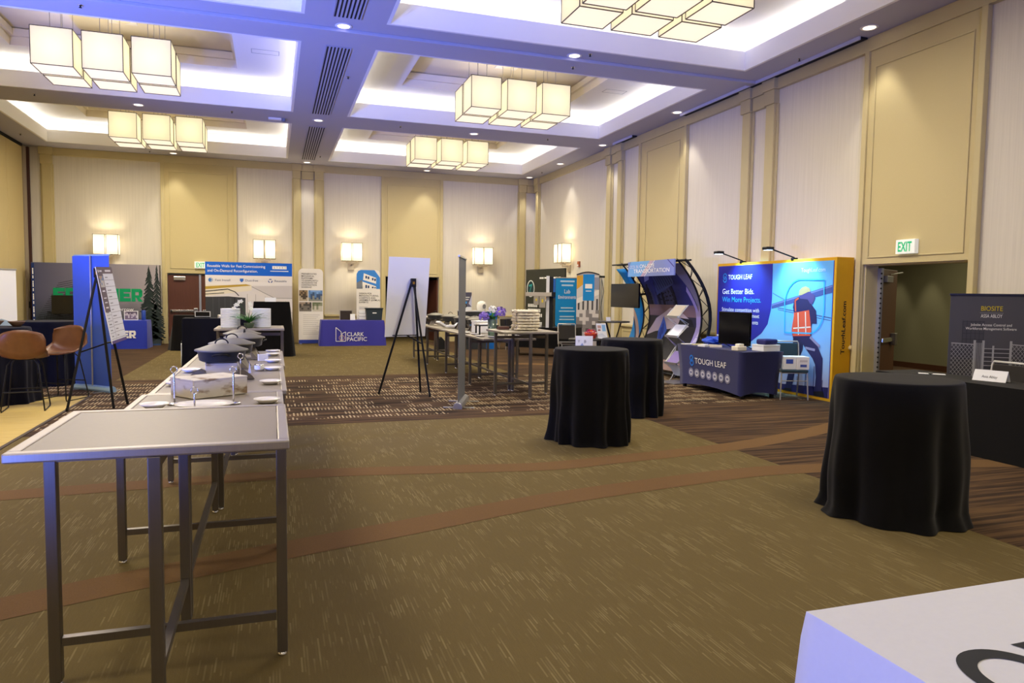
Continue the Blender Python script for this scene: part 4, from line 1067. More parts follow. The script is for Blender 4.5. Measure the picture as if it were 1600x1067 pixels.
# ================================================================== RETRACTABLE BANNERS
ALU = mat('aluminium', 'c6c8cc', .3, .85)
def rollup(loc, rz, wd, hh, panel_m, lab, name='rollup_banner', grp='rollup banners', feet=True, base_m=None, base=True, top=True, back=False):
    """panel faces local -y; returns the thing"""
    t = thing(name, lab, 'banner', loc, rz, grp)
    b = .085 if base else .0
    if back:      # seen from behind: shallow fold shaped in so one half catches the blue light
        MB().prism([(-wd / 2, 0, b), (wd * .08, .0, b), (wd / 2, .035, b), (wd / 2, .039, b), (wd * .08, .004, b), (-wd / 2, .004, b)], (0, 0, hh - b), panel_m).build('banner_panel', t)
    else: MB().box((-wd / 2, -.002, b), (wd / 2, .002, hh), panel_m).build('banner_panel', t)
    if base:
        mb = MB(); n = 12
        pr = [(-.06, 0), (.06, 0), (.065, .03), (.05, .07), (.02, .09), (-.02, .09), (-.05, .07), (-.065, .03)]
        mb.prism([(-wd / 2 - .02, y, z) for (y, z) in pr], (wd + .04, 0, 0), base_m or ALU); c = mb.build('cassette', t, bevel=.003, seg=1)
        if feet:
            for x in (-wd / 2 + .12, wd / 2 - .12): MB().box((x - .015, -.22, .0), (x + .015, .22, .012), ALU).build('foot', t)
    if top: MB().box((-wd / 2 - .01, -.014, hh - .005), (wd / 2 + .01, .014, hh + .022), base_m or ALU).build('top_rail', t, bevel=.004)
    MB().tube([(0, .03, b * .6), (0, .022, hh)], .012, ALU, 8).build('support_pole', t)
    return t
BLUEB = mat('banner_back_blue', '3f63c4', .55); GREYB = mat('banner_back_grey', '6b6d70', .6)
# seen from the back: the printed side looks away from the camera
a = Vector((-2.95, 12.98, 0)); b = Vector((-2.37, 12.39, 0)); c = (a + b) / 2; rz = math.atan2(b.y - a.y, b.x - a.x)
rollup(c, rz + PI, .85, 2.1, BLUEB, 'tall blue rollup banner seen from behind beside the navy table', base_m=mat('cassette_cyan_lit', '9fc4e6', .35, .5), back=True)  # cyan light on the top rail and cassette is put into their colour
a = Vector((2.42, 9.58, 0)); b = Vector((2.72, 10.36, 0)); c = (a + b) / 2; rz = math.atan2(b.y - a.y, b.x - a.x)
rollup(c, rz, .84, 2.1, GREYB, 'tall grey rollup banner seen almost edge-on beside the easel')

# far poster at the frame edge
t = rollup((-4.95, 15.9, 0), .95, .85, 1.93, ink('eef0f6'), 'white rollup banner with teal waves by the folding partition')
p = Print(-.003)
p.shape([(-.42, .55), (0, .75), (.42, .6), (.42, .9), (.1, 1.0), (-.42, .8)], ink('9fb4c8'), 1); p.shape([(-.42, .35), (.0, .55), (.42, .3), (.42, .55), (0, .75), (-.42, .55)], ink('4f7f86'), 2); p.rect(-.42, .1, .42, .4, ink('2f7a74'), 3)
p.build('printed_graphic', t)
BROWNW = mat('bowl_wood', '5c4332', .5, grain=.3, scale=9)
def bowl(x, y, r, lab):
    solo(MB().lathe([(.0, .004), (r * .45, 0), (r * .5, .01), (r, r * .62), (r * .95, r * .66), (r * .5, .03), (0, .02)], (0, 0, 0), BROWNW, 28), 'wooden_bowl', lab, 'bowl', (x, y, 1.052), 0, 'bowls on the navy table')
bowl(-3.62, 11.5, .135, 'larger dark wooden bowl on the navy cocktail table'); bowl(-3.40, 11.72, .11, 'smaller dark wooden bowl on the navy cocktail table edge')

# ================================================================== WHITE TABLE IN FRONT OF THE CAMERA
WCL = mat('white_cloth', 'd2d3d6', .8, grain=.03, scale=50)
t = thing('draped_table', 'white-clothed table with large dark lettering right in front of the camera', 'table', (2.29, 1.18, 0))
cl = rect_cloth(.915, .381, .745, WCL, flare=.05, seed=5, amp=.012, folds=7, lift=.02); cl.build('tablecloth', t)
for (x, y) in ((-1, -1), (1, -1), (1, 1), (-1, 1)): MB().tube([(x * .85, y * .32, 0), (x * .85, y * .32, .72)], .014, BLACKM, 8).build('leg', t)
INKN = ink('1c2026')
p = Print(0, .0)
def flat_text(par, s, x, y, h, width, z):
    vs, fs = glyphs(s, .012); x0 = min(q[0] for q in vs); x1 = max(q[0] for q in vs)
    MB().add([((q[0] - x0) * width / (x1 - x0) + x, q[1] * h / CAPH + y, z) for q in vs], fs, INKN).build('lettering', par, fix=False)
flat_text(t, 'O', 1.487 - 2.29, .985 - 1.18, .27, .245, .7465)
flat_text(t, 'V', 1.738 - 2.29, .985 - 1.18, .265, .24, .7465)
# ================================================================== BOOTHS ALONG THE BACK WALL
def panel_thing(name, lab, cat, loc, rz, wd, hh, th, m, z0=0.0, feet=True, grp=None):
    """freestanding fabric panel: local u 0..wd, front at local y=0 facing -y"""
    t = thing(name, lab, cat, loc, rz, grp)
    MB().box((0, 0, z0), (wd, th, hh), m).build('panel', t)
    return t
# --- green lettered backdrop
BLK = {'F': [[(0, 0), (.38, 0), (.38, .30), (.85, .30), (.85, .58), (.38, .58), (.38, .72), (1, .72), (1, 1), (0, 1)]],
       'R': [[(0, 0), (.36, 0), (.36, 1), (0, 1)], [(.36, .74), (.9, .74), (1, .84), (.86, 1), (.36, 1)], [(.66, .5), (1, .5), (1, .84), (.66, .74)], [(.36, .32), (.88, .32), (1, .5), (.66, .5), (.36, .5)], [(.42, .32), (.72, .32), (1.04, 0), (.64, 0)]],
       'O': [[(0, 0), (.34, 0), (.34, 1), (0, 1)], [(.66, 0), (1, 0), (1, 1), (.66, 1)], [(.34, 0), (.66, 0), (.66, .26), (.34, .26)], [(.34, .74), (.66, .74), (.66, 1), (.34, 1)]],
       'N': [[(0, 0), (.34, 0), (.34, 1), (0, 1)], [(.66, 0), (1, 0), (1, 1), (.66, 1)], [(.34, 1), (.34, .6), (.66, 0), (.66, .4)]],
       'T': [[(0, .72), (1, .72), (1, 1), (0, 1)], [(.32, 0), (.68, 0), (.68, .72), (.32, .72)]],
       'I': [[(0, 0), (1, 0), (1, 1), (0, 1)]],
       'E': [[(0, 0), (.38, 0), (.38, 1), (0, 1)], [(.38, .73), (1, .73), (1, 1), (.38, 1)], [(.38, .37), (.9, .37), (.9, .63), (.38, .63)], [(.38, 0), (1, 0), (1, .27), (.38, .27)]]}
def block_word(p, u, v, wd, h, m, l):
    ws = [.42 if ch == 'I' else 1.0 for ch in 'FRONTIER']; unit = wd / (sum(ws) + 7 * .06)
    for ch, k in zip('FRONTIER', ws):
        for pts in BLK[ch]: p.shape([(u + a * k * unit, v + b * h) for (a, b) in pts], m, l)
        u += (k + .06) * unit
t = panel_thing('fabric_backdrop', 'wide dark forest backdrop with big green block lettering', 'backdrop', (-6.17, 22.55, 0), 0, 3.13, 2.28, .25, mat('backdrop_grey', '55545a', .7))
MB().box((.0, -.004, .0), (3.13, .0, .05), mat('backdrop_hem', '2e4c80', .7)).build('hem', t)
SKYP = bpy.data.materials.new('forest_print'); SKYP.use_nodes = True
nt_ = SKYP.node_tree; b_ = nt_.nodes['Principled BSDF']; b_.inputs['Roughness'].default_value = .7
tc_ = nt_.nodes.new('ShaderNodeTexCoord'); v_ = tc_.outputs['Object']
sx_ = N(nt_, 'ShaderNodeSeparateXYZ'); nt_.links.new(v_, sx_.inputs[0])
gx = math_(nt_, 'DIVIDE', sx_.outputs[0], 3.13, True); gz = math_(nt_, 'DIVIDE', sx_.outputs[2], 2.28, True)
n1 = noise(nt_, v_, 2.2, (1, 1, 1), 5)
sky_ = mixc(nt_, gx, lin('4c4f70'), lin('a39ba0'))
low_ = mixc(nt_, n1, lin('25303a'), lin('3f4c50'))
fz = math_(nt_, 'MULTIPLY', math_(nt_, 'SUBTRACT', math_(nt_, 'ADD', gz, math_(nt_, 'MULTIPLY', n1, .25)), .42, True), 3.2, True)
nt_.links.new(mixc(nt_, fz, low_, sky_), b_.inputs['Base Color'])
p = Print(0); p.rect(0, .05, 3.13, 2.28, SKYP, 1)
DKT = ink('20242c'); rnd = random.Random(8)
p.rect(0, .05, .07, 2.26, ink('223a78'), 2)
for k in range(34):    # scaffold-like wooden structure on the dark side of the print
    u0 = .12 + k * .036; top = .75 + 1.15 * min(1, max(0, (u0 - .1) / .95)) - .1 * rnd.random()
    p.line([(u0, .25), (u0 + .1, min(1.95, top))], .012, DKT, 2)
for k in range(24):
    z = .3 + k * .062; p.line([(.12 + max(0, (z - .8)) * .55, z), (1.5, z + .22)], .012, DKT, 2)
for k in range(4): p.line([(.35 + k * .22, .95 + k * .24), (.72 + k * .22, .82 + k * .22)], .035, DKT, 3)
def conifer(u, z0, z1, w_, m, n_=46):
    for k in range(n_):
        t_ = k / n_; z = z0 + (z1 - z0) * t_; ww = w_ * (1 - t_) ** .8 * rnd.uniform(.5, 1.1) + .012; s_ = 1 if k % 2 else -1
        p.shape([(u, z), (u, z + .06), (u + s_ * ww, z - .05 - .03 * rnd.random()), (u + s_ * ww * .8, z - .09)], m, 2)
conifer(2.86, .2, 2.25, .34, ink('2c3836'), 80); conifer(3.06, .2, 2.27, .22, ink('2a3433'), 70); conifer(2.05, .7, 1.3, .14, ink('38423e'), 30)
GRN = ink('0a9a62')
block_word(p, .5, 1.24, 2.19, .36, GRN, 4)
p.text('tomorrow', 1.83, .98, .09, WI, l=4, width=.63, bold=.003)
for k in range(16): p.rect(.022, .35 + k * .115, .05, .35 + k * .115 + (.05 + .03 * (k % 3)), WI, 3)
p.build('printed_graphic', t)
def cloth_table(loc, hx, hy, H, m, lab, **kw):
    return draped_table(loc, 0, hx, hy, H, m, lab, 'printed-cloth tables', **kw)
ROYAL = mat('royal_cloth', '2438b4', .75, sheen=.15); PURPL = mat('violet_cloth', '32309a', .75, sheen=.15)
t = cloth_table((-4.11, 21.68, 0), .91, .38, .755, ROYAL, 'royal blue clothed table before the green lettered backdrop', flare=.02, seed=31, amp=.012)
p = Print(-.415); block_word(p, -.62, .29, 1.27, .2, WI, 3); p.build('lettering', t)
t = thing('picture_stand', 'small framed photo display on the royal blue table', 'display', (-3.62, 21.6, .757))
MB().box((-.17, 0, 0), (.17, .02, .25), PAPER).build('frame', t)
p = Print(0); p.photo(-.15, .02, .15, .23, [ink('5c5266'), ink('9b8fa2'), ink('c9c2cc'), ink('7d6f86')], 1, 8, 6, 5); p.build('printed_photo', t)
t = thing('tumbler', 'blue insulated bottle with dark cap on the royal blue table', 'bottle', (-3.31, 21.55, .757))
MB().lathe([(.05, 0), (.055, .02), (.055, .24), (.045, .27), (0, .27)], (0, 0, 0), mat('bottle_blue', '2a4aa8', .35), 20).build('body', t)
MB().lathe([(.045, .271), (.045, .32), (0, .32)], (0, 0, 0), BLACKM, 20).build('cap', t)
solo(MB().box((-.1, -.06, 0), (.1, .06, .06), mat('box_red', 'b8452c', .6)), 'small_box', 'small red box on the royal blue table by the schedule board', 'box', (-3.98, 21.6, .757))
t = thing('acrylic_stand', 'white-edged leaflet stand on the royal blue table', 'stand', (-3.98, 21.75, .757)); MB().box((-.09, 0, 0), (.09, .015, .22), PAPER).build('back', t); MB().box((-.09, -.05, 0), (.09, -.04, .08), PAPER).build('pocket', t); MB().box((-.09, -.04, 0), (.09, 0, .01), PAPER).build('base', t)
t = thing('tv_screen', 'black screen standing before the green lettered backdrop', 'tv', (-5.28, 22.2, .62))
MB().box((-.35, 0, .28), (.55, .05, .78), SCREEN).build('display', t, bevel=.006); MB().box((.05, .01, -.6), (.15, .05, .28), BLACKM).build('post', t); MB().box((-.2, -.1, -.62), (.25, .2, -.6), BLACKM).build('base', t)
# --- blue headed wall-panel poster
t = panel_thing('fabric_backdrop', 'white backdrop with blue header about reusable walls and a server hall print', 'backdrop', (-1.83, 22.4, 0), 0, 2.385, 2.41, .2, ink('e6e2e4'))
p = Print(0); BL = ink('1763d8'); TXT = ink('5d6a8c'); CAB = ink('3c3e44')
p.rect(0, 2.03, 2.385, 2.41, BL, 1); p.rect(0, 0, 2.385, .13, BL, 1)
p.text('Reusable Walls for Fast Commissioning', .06, 2.26, .075, WI, width=1.57, bold=.003); p.text('and On-Demand Reconfiguration.', .06, 2.125, .075, WI, width=1.36, bold=.003)
p.rect(1.83, 2.235, 2.23, 2.325, WI, 2)
for k, ch in enumerate('STARC'): p.text(ch, 1.865 + k * .078, 2.255, .05, GI, 3, width=.04)
p.rect(1.77, 2.165, 2.28, 2.185, WI, 2)
p.disc(.14, 1.89, .06, ink('3f78c4')); p.ring(.14, 1.89, .04, .012, WI, 3, a0=-PI / 2, a1=PI / 2); p.text('Fast Install', .27, 1.86, .06, TXT, width=.40)
p.shape([(.93, 1.94), (1.03, 1.94), (1.03, 1.88), (.98, 1.83), (.93, 1.88)], ink('2a66c4')); p.text('Dust-free', 1.08, 1.86, .06, TXT, width=.35)
for k in range(3):
    a = PI / 2 + k * 2 * PI / 3
    p.ring(1.77, 1.885, .05, .025, ink('2e4f9e'), 3, 5, a - .7, a + .7)
p.text('Reusable', 1.89, 1.86, .06, TXT, width=.34)
p.shape([(0, .13), (2.385, .13), (2.385, 1.75), (0, 1.75)], ink('dcd8dc'), 1)
p.shape([(0, 1.42), (1.25, 1.60), (1.25, 1.75), (0, 1.75)], ink('e4dccb'), 2)
p.shape([(0, 1.62), (.62, 1.68), (1.25, 1.74), (1.1, 1.78), (0, 1.70)], ink('b99a3e'), 3); p.line([(0, 1.56), (.6, 1.63), (.8, 1.55), (.9, 1.44)], .025, CAB, 4); p.line([(.0, 1.48), (.5, 1.52)], .02, CAB, 4)
p.shape([(0, .13), (1.08, .13), (1.08, 1.38), (.62, 1.42), (0, 1.40)], CAB, 3)
for u in (.2, .36, .52, .68, .85): p.line([(u, .2), (u, 1.38)], .008, ink('5a5c62'), 4)
p.line([(.78, .13), (.78, 1.38)], .02, ink('222328'), 4)
p.shape([(1.25, 1.72), (1.89, 1.38), (2.385, 1.38), (2.385, 1.75)], ink('cbc6ca'), 2); p.line([(1.25, 1.71), (1.89, 1.38), (2.385, 1.38)], .015, GI, 3)
for u in (1.13, 1.36, 1.62, 1.89, 2.2): p.line([(u, .13), (u, 1.5 - max(0, (u - 1.3)) * .22)], .008, GI, 3)
p.line([(1.9, .95), (2.385, .95)], .008, GI, 3); p.rect(0, 0, 2.385, .13, BL, 5)
p.build('printed_graphic', t)
# --- purple table with two round-cornered rollups
def round_banner(x, lab):
    t = thing('rollup_banner', lab, 'banner', (x, 22.6, 0), 0, 'round-cornered white banners'); r = .13; w_ = .72; h = 2.28
    pts = [(0, 0, .02), (w_, 0, .02)] + [(w_ - r + r * math.cos(a), 0, h - r + r * math.sin(a)) for a in [PI / 2 * k / 6 for k in range(7)]] + [(r + r * math.cos(a), 0, h - r + r * math.sin(a)) for a in [PI / 2 + PI / 2 * k / 6 for k in range(7)]]
    MB().prism(pts, (0, .03, 0), ink('ece8e2')).build('banner_panel', t, fix=True)
    for u in (.06, w_ - .06): MB().box((u - .03, -.1, 0), (u + .03, .14, .018), ALU).build('foot', t)
    return t
t = round_banner(.74, 'white round-cornered banner about prefabricated platforms with four photos')
p = Print(0); p.rect(0.002, .02, .718, .13, ink('3546a0'))
for k, s_ in enumerate(('PREFABRICATED', 'MECHANICAL', 'PLATFORMS', 'TO SIGNIFICANTLY', 'ACCELERATE THE', 'CONSTRUCTION', 'SCHEDULE')):
    p.text(s_, .09, 2.10 - k * .067, .045, BI, width=(.44, .37, .33, .49, .45, .44, .29)[k], bold=.003)
p.photo(.02, 1.3, .27, 1.63, [ink('8f7b5f'), ink('4e4438'), ink('b7aa93')], 1, 5, 6, 1); p.photo(.29, 1.3, .70, 1.63, [ink('7fa6da'), ink('5f86b8'), ink('45597a'), ink('8c8f86')], 1, 7, 6, 2)
p.photo(.02, .99, .38, 1.27, [ink('9c8c7a'), ink('4a4744'), ink('77716a')], 1, 6, 5, 3); p.photo(.40, .99, .70, 1.27, [ink('6b755a'), ink('8b8f78'), ink('c9c5b6')], 1, 5, 5, 4)
for k in range(11): p.rect(.13, .88 - k * .058, .62 - .05 * (k % 3), .888 - k * .058, GI)
p.build('printed_graphic', t)
t = round_banner(2.46, 'white round-cornered banner with blue sky building photo at the purple table'); 
p = Print(0); sk = ink('3e86d8')
p.shape([(.001, 1.70), (.719, 1.70), (.719, 2.05), (.55, 2.279), (.13, 2.279), (.05, 2.24), (.001, 2.15)], sk, 1)
p.shape([(.20, 1.97), (.22, 2.18), (.6, 2.04), (.6, 1.86)], ink('efece6'), 2); p.shape([(.18, 1.70), (.18, 1.92), (.6, 1.78), (.6, 1.70)], ink('efece6'), 2); p.shape([(.0, 1.70), (.0, 1.88), (.17, 1.98), (.19, 1.70)], ink('7c828c'), 2)
for u in (.27, .34, .47, .54): p.rect(u, 1.97 - (u - .27) * .28 + .05, u + .05, 2.07 - (u - .27) * .3 + .03, ink('32466e'), 3); p.rect(u, 1.72, u + .05, 1.82 - (u - .27) * .25, ink('32466e'), 3)
for k, s_ in enumerate(('DESIGN FOR', 'MANUFACTURING,', 'LOGISTICS AND', 'ASSEMBLY (DFMLA)', 'EXPERTS.')): p.text(s_, .08, 1.53 - k * .068, .048, BI, width=(.38, .60, .50, .64, .29)[k], bold=.003)
for k in range(3): p.rect(.08, 1.13 - k * .03, .34, 1.14 - k * .03, GI)
p.build('printed_graphic', t)
t = cloth_table((2.27, 22.06, 0), .92, .34, .755, PURPL, 'violet-blue clothed table with white building emblem by the back wall', flare=.06, seed=37, amp=.016)
p = Print(-.405)
p.line([(-.51, .14), (-.51, .55), (-.36, .42), (-.36, .14)], .016, WI); p.line([(-.51, .14), (-.23, .14), (-.23, .42), (-.33, .37), (-.33, .14)], .016, WI); p.ring(-.34, .24, .075, .014, ink('d8a8a0'))
p.text('CLARK', -.19, .29, .115, WI, width=.49, bold=.003); p.text('PACIFIC', -.19, .145, .115, WI, width=.58, bold=.003); p.build('lettering', t)
t = thing('cooler_bin', 'dark lidded storage bin on the violet-blue table', 'bin', (2.92, 22.05, .757))
MB().prism([(-.22, -.14, 0), (.22, -.14, 0), (.25, -.14, .33), (-.25, -.14, .33)], (0, .28, 0), mat('bin_dark', '23303a', .5)).build('body', t, bevel=.01)
MB().box((-.265, -.155, .33), (.265, .155, .365), mat('bin_dark')).build('lid', t, bevel=.008); p = Print(-.142); p.rect(-.06, .2, .06, .23, WI); p.build('sticker', t)
t = thing('leaflet_rack', 'clear wire leaflet rack on the violet-blue table', 'rack', (2.56, 21.98, .757))
for z in (.02, .11, .2): MB().tube([(-.1, -.04, z), (.1, -.04, z), (.1, .06, z + .03), (-.1, .06, z + .03)], .005, GI, 6, closed=True).build('tier', t); MB().box((-.09, .0, z), (.09, .01, z + .09), PAPER).build('leaflets', t)
t = thing('chart_frame', 'dark framed panel standing on the violet-blue table', 'frame', (2.1, 22.15, .757)); MB().box((-.17, 0, 0), (.17, .02, .27), ink('3a322c')).build('panel', t); MB().box((-.19, .005, 0), (.19, .03, .29), SILV).build('frame', t)
solo(MB().prism([(-.075, 0, 0), (.075, 0, 0), (.07, .03, .18), (-.07, .03, .18)], (0, .01, 0), PAPER), 'leaflet_holder', 'white card holder in front of the dark framed panel', 'card', (2.28, 21.98, .757))
# --- tall dark draped tables and chairs between buffet and back wall
draped_table((-1.12, 16.1, 0), 0, .62, .32, 1.02, NAVYC, 'tall navy-draped table beside the plate stacks', 'tall navy draped tables', seed=41, amp=.045, folds=11, flare=.02)
draped_table((-.02, 18.7, 0), 0, .42, .32, 1.33, BLACKC, 'tall black-draped table before the blue-headed backdrop', 'tall black draped tables', seed=43, amp=.045, folds=11, flare=.08)
draped_table((-2.12, 20.9, 0), 0, .35, .3, .92, BLACKC, 'black-draped table against the closed brown doors', seed=44, amp=.06, folds=5, flare=.1)
solo(MB().prism([(-.13, -.03, 0), (.13, -.03, 0), (.13, 0, .1), (-.13, 0, .1)], (0, .005, 0), PAPER), 'name_card', 'white name card on the tall black-draped table', 'card', (-.05, 18.55, 1.332))
solo(MB().box((-.15, -.1, 0), (.15, .1, .02), BLACKM).box((-.15, .08, .02), (.15, .1, .13), WHF).box((-.135, .078, .03), (.135, .08, .12), SCREEN), 'open_laptop', 'small white-framed laptop on the tall navy-draped table', 'laptop', (-1.38, 16.1, 1.022))
solo(MB().lathe([(.06, 0), (.06, .06), (.05, .07), (0, .07)], (0, 0, 0), SILV, 20), 'tape_roll', 'small pale round tub on the tall navy-draped table', 'tub', (-1.02, 15.95, 1.022))
chair0(SILV, UPH, 'silver-framed banquet chair beside the tall navy-draped table', (-1.70, 17.35, 0), -1.5)
rollc = thing('folded_sign', 'white folded sign leaning beside the tall navy-draped table', 'sign', (-1.84, 16.7, 0), .1); MB().box((-.02, -.15, 0), (.02, .15, .45), PAPER).build('board', rollc)

# ================================================================== FAR CORNER: RING-PRINTED COUNTER
t = thing('display_counter', 'charcoal and blue printed counter with a big white ring', 'counter', (5.55, 20.1, 0))
MB().box((-.45, -.22, 0), (.30, .22, 1.08), ink('3a3d42')).build('body', t); MB().box((.30, -.22, 0), (.62, .22, 1.08), ink('1f74d0')).build('side_panel', t); MB().box((-.47, -.24, 1.08), (.64, .24, 1.11), ink('dfe0e2')).build('top', t)
p = Print(-.221); p.ring(-.05, .66, .27, .07, ink('d8d8da'), 2, 28, -.2, PI + .2); p.shape([(-.28, .6), (.15, .6), (.2, .72), (.1, .8), (-.22, .8)], ink('2a86d8'), 1); p.shape([(-.4, .5), (.28, .5), (.22, .58), (-.2, .6), (-.4, .62)], ink('b5a88f'), 2); p.rect(-.45, .3, .3, .47, ink('23262c'), 2)
p.build('printed_graphic', t)
t = thing('poster_stand', 'small upright poster with blue shapes on the ring-printed counter', 'poster', (5.32, 20.1, 1.112)); MB().box((-.16, 0, 0), (.14, .015, .52), ink('5a5a70')).build('board', t)
p = Print(0); p.rect(-.16, .0, .14, .1, ink('cfd2da')); p.rect(-.12, .36, .08, .39, WI, 2); p.rect(-.12, .3, .05, .325, WI, 2); p.shape([(-.16, .17), (.0, .2), (.0, .26), (-.16, .24)], ink('3f9be0'), 2); p.disc(-.06, .13, .06, BI, 2); p.disc(-.06, .13, .03, ink('e6c8b0'), 3); p.shape([(.14, .45), (.05, .2), (.14, .1)], ink('c3c6e0'), 2); p.build('printed_graphic', t)
t = thing('round_device', 'white and grey rounded device on the ring-printed counter', 'device', (5.75, 20.05, 1.112)); MB().lathe([(.11, 0), (.14, .03), (.15, .13), (.12, .23), (.05, .27), (0, .275)], (0, 0, 0), ink('e9e7e4'), 24).build('body', t); p = Print(-.15); p.disc(.03, .12, .05, GI, 2, rv=.07); p.build('speaker_grille', t)
chair0(SILV, UPH, 'silver-framed banquet chair beside the ring-printed counter', (6.52, 19.75, 0), .1)
solo(MB().prism([(-.14, 0, 0), (.14, 0, 0), (.12, 0, .3), (.0, 0, .42), (-.12, 0, .34)], (0, .2, 0), mat('bag_black', '17181b', .85)), 'black_backpack', 'black backpack on the floor behind the other buffet', 'bag', (4.35, 19.1, 0), .2, bevel=.03)

# --- dark company backdrop in the corner
a = Vector((7.72, 21.8, 0)); b = Vector((8.12, 19.55, 0)); rz = math.atan2(b.y - a.y, b.x - a.x); Lb = (b - a).length
t = panel_thing('fabric_backdrop', 'charcoal backdrop with round teal emblem in the room corner', 'backdrop', a, rz, Lb, 2.38, .06, ink('33352f'))
p = Print(0); um = Lb / 2.29
p.disc(.31, 1.78, .24, ink('e6ebe6'), 1, 24, .27); p.disc(.31, 1.78, .20, ink('1d3a40'), 2, 24, .235); p.shape([(.2, 1.9), (.42, 1.93), (.27, 1.68), (.41, 1.66), (.4, 1.6), (.2, 1.58), (.33, 1.86), (.2, 1.84)], ink('35a6a8'), 3)
p.rect(.85, 2.08, 1.1, 2.13, WI, 2)
for (u0, u1) in ((1.14, 1.3), (1.34, 1.62), (1.68, 1.9), (1.95, 2.08)): p.rect(u0, 2.085, u1, 2.13, WI, 2)
for k, ww in enumerate((.62, .8, .9)): 
    for q in range(int(ww / .1)): p.rect(.16 + q * .1, 1.2 - k * .15, .16 + q * .1 + .075, 1.3 - k * .15, WI, 2)
for k in range(3): p.rect(.18, .82 - k * .1, .62, .84 - k * .1, GI, 2)
for k in range(4): p.line([(.95 + k * .06, 1.3), (1.35 + k * .05, 1.7)], .035, (ink('d8a53a'), WI)[k % 2], 2)
p.build('printed_graphic', t)
draped_table((6.75, 17.6, 0), -.75, .92, .38, .752, BLACKC, 'black-draped table with a half-height skirt under the metering arm', seed=51, amp=.008, lift=.22)
t = thing('busway_display', 'grey busway arm with hanging boxes on a dark upright', 'display', (6.76, 17.15, .754), -.3)
MB().box((-.05, -.04, 0), (.05, .04, 1.3), ink('1c1d22')).build('upright', t); MB().box((-.13, -.05, .0), (-.05, -.03, 1.32), ink('d8dae2')).build('cover_strip', t); MB().box((.05, -.05, .75), (.1, -.02, 1.25), ink('2760b4')).build('blue_strip', t)
MB().box((-.66, -.16, .80), (.06, -.05, .90), ink('b5ada2')).build('channel', t, bevel=.006); MB().box((.0, -.17, .79), (.1, -.04, .91), BLACKM).build('end_cap', t)
for (x, w_, h) in ((-.36, .09, .2), (-.2, .11, .27)): bx = MB().box((x - w_, -.18, .78 - h), (x + w_ * .4, -.06, .795), ink('9c968c')).build('tap_box', t, bevel=.006); MB().box((x - w_ * .5, -.185, .78 - h * .5), (x - w_ * .1, -.18, .78 - h * .2), ink('d8c23c')).build('yellow_label', bx)
MB().tube([(.02, -.05, .78), (.05, -.14, .5), (.0, -.12, .2), (.15, -.14, .02)], .008, BLACKM, 6).build('cable', t)
solo(MB().lathe([(.04, 0), (.045, .01), (.045, .12), (.04, .13), (0, .13)], (0, 0, 0), ink('d9dad6'), 18), 'white_canister', 'small white canister on the half-skirted black table', 'canister', (6.55, 17.35, .754))
solo(MB().box((-.1, -.05, 0), (.1, .05, .13), ink('cfd0cc')).box((-.14, -.05, 0), (-.1, .05, .13), ink('5a6076')), 'meter_box', 'grey and white meter box on the half-skirted black table', 'device', (6.33, 17.6, .754), -.6, bevel=.012)
t = thing('spray_bottle', 'bright blue bottle with dark cap on the half-skirted black table', 'bottle', (6.75, 17.3, .754)); MB().box((-.06, -.04, 0), (.06, .04, .17), ink('3446c4')).build('body', t, bevel=.02); MB().lathe([(.025, .17), (.025, .22), (0, .22)], (0, 0, 0), BLACKM, 12).build('cap', t)
# --- bright blue rollup
t = rollup((7.75, 18.45, 0), -.05, .68, 2.06, ink('1b93dc'), 'bright blue rollup banner with white lettering about lab environments')
p = Print(-.003); p.text('Lab', 0, 1.64, .11, WI, width=.17, align='C', bold=.003); p.text('Environments', 0, 1.49, .10, WI, width=.52, align='C', bold=.003)
for z, ww in ((1.95, .42), (1.84, .34)): p.rect(-ww / 2, z, ww / 2, z + .045, ink('bfe2f6'), 2)
for z, ww in ((1.22, .36), (1.13, .46), (.98, .42), (.9, .44), (.75, .26), (.67, .34), (.59, .4), (.43, .38)): p.rect(-ww / 2, z, ww / 2, z + .035, ink('bfe2f6'), 2)
p.build('printed_graphic', t)
# --- pop-up photo display with curved top
a = Vector((7.86, 18.05, 0)); b = Vector((8.33, 17.62, 0)); rz = math.atan2(b.y - a.y, b.x - a.x); Lb = (b - a).length
t = thing('popup_display', 'curved-top pop-up display of a white office interior with a blue flag', 'display', a, rz)
top = [(Lb * k / 10, 0, 2.14 + .07 * math.sin(PI * k / 10)) for k in range(11)]
MB().prism([(0, 0, 0), (Lb, 0, 0)] + top[::-1], (0, .1, 0), ink('b9b6b4')).build('panel', t)
p = Print(0); p.photo(.0, .0, Lb, 1.2, [ink('d8d2d4'), ink('8c878a'), ink('5a5658'), ink('c4bcc0')], 1, 7, 12, 12); p.rect(0, 1.2, Lb, 2.13, ink('d6d3d2'), 1); p.shape([(0, 1.5), (Lb, 1.75), (Lb, 1.62), (0, 1.36)], ink('ece9e4'), 3)
for k in range(5): p.rect(.04 + k * .13, 1.2, .09 + k * .13, 1.5, ink('4e4c50'), 2)
p.shape([(0, 2.13), (.2, 2.13), (.2, 1.9), (0, 1.75)], ink('dba83c'), 2); p.rect(.47, 1.75, Lb, 2.08, ink('9a9db0'), 2); p.rect(.18, 1.45, .5, 2.16, ink('1b8fe0'), 4); p.rect(.24, 1.78, .44, 1.9, WI, 5); p.rect(.26, 1.7, .42, 1.72, WI, 5); p.build('printed_graphic', t)
MB().tube([(x[0], -.02, x[2] + .012) for x in top], .014, BLACKM, 8).build('curved_top_bar', t)
t = thing('light_stand', 'thin dark light stand with a dangling cable by the pop-up display', 'stand', (8.05, 16.9, 0)); MB().tube([(0, 0, .0), (0, 0, 2.06)], .012, GI, 8).build('pole', t)
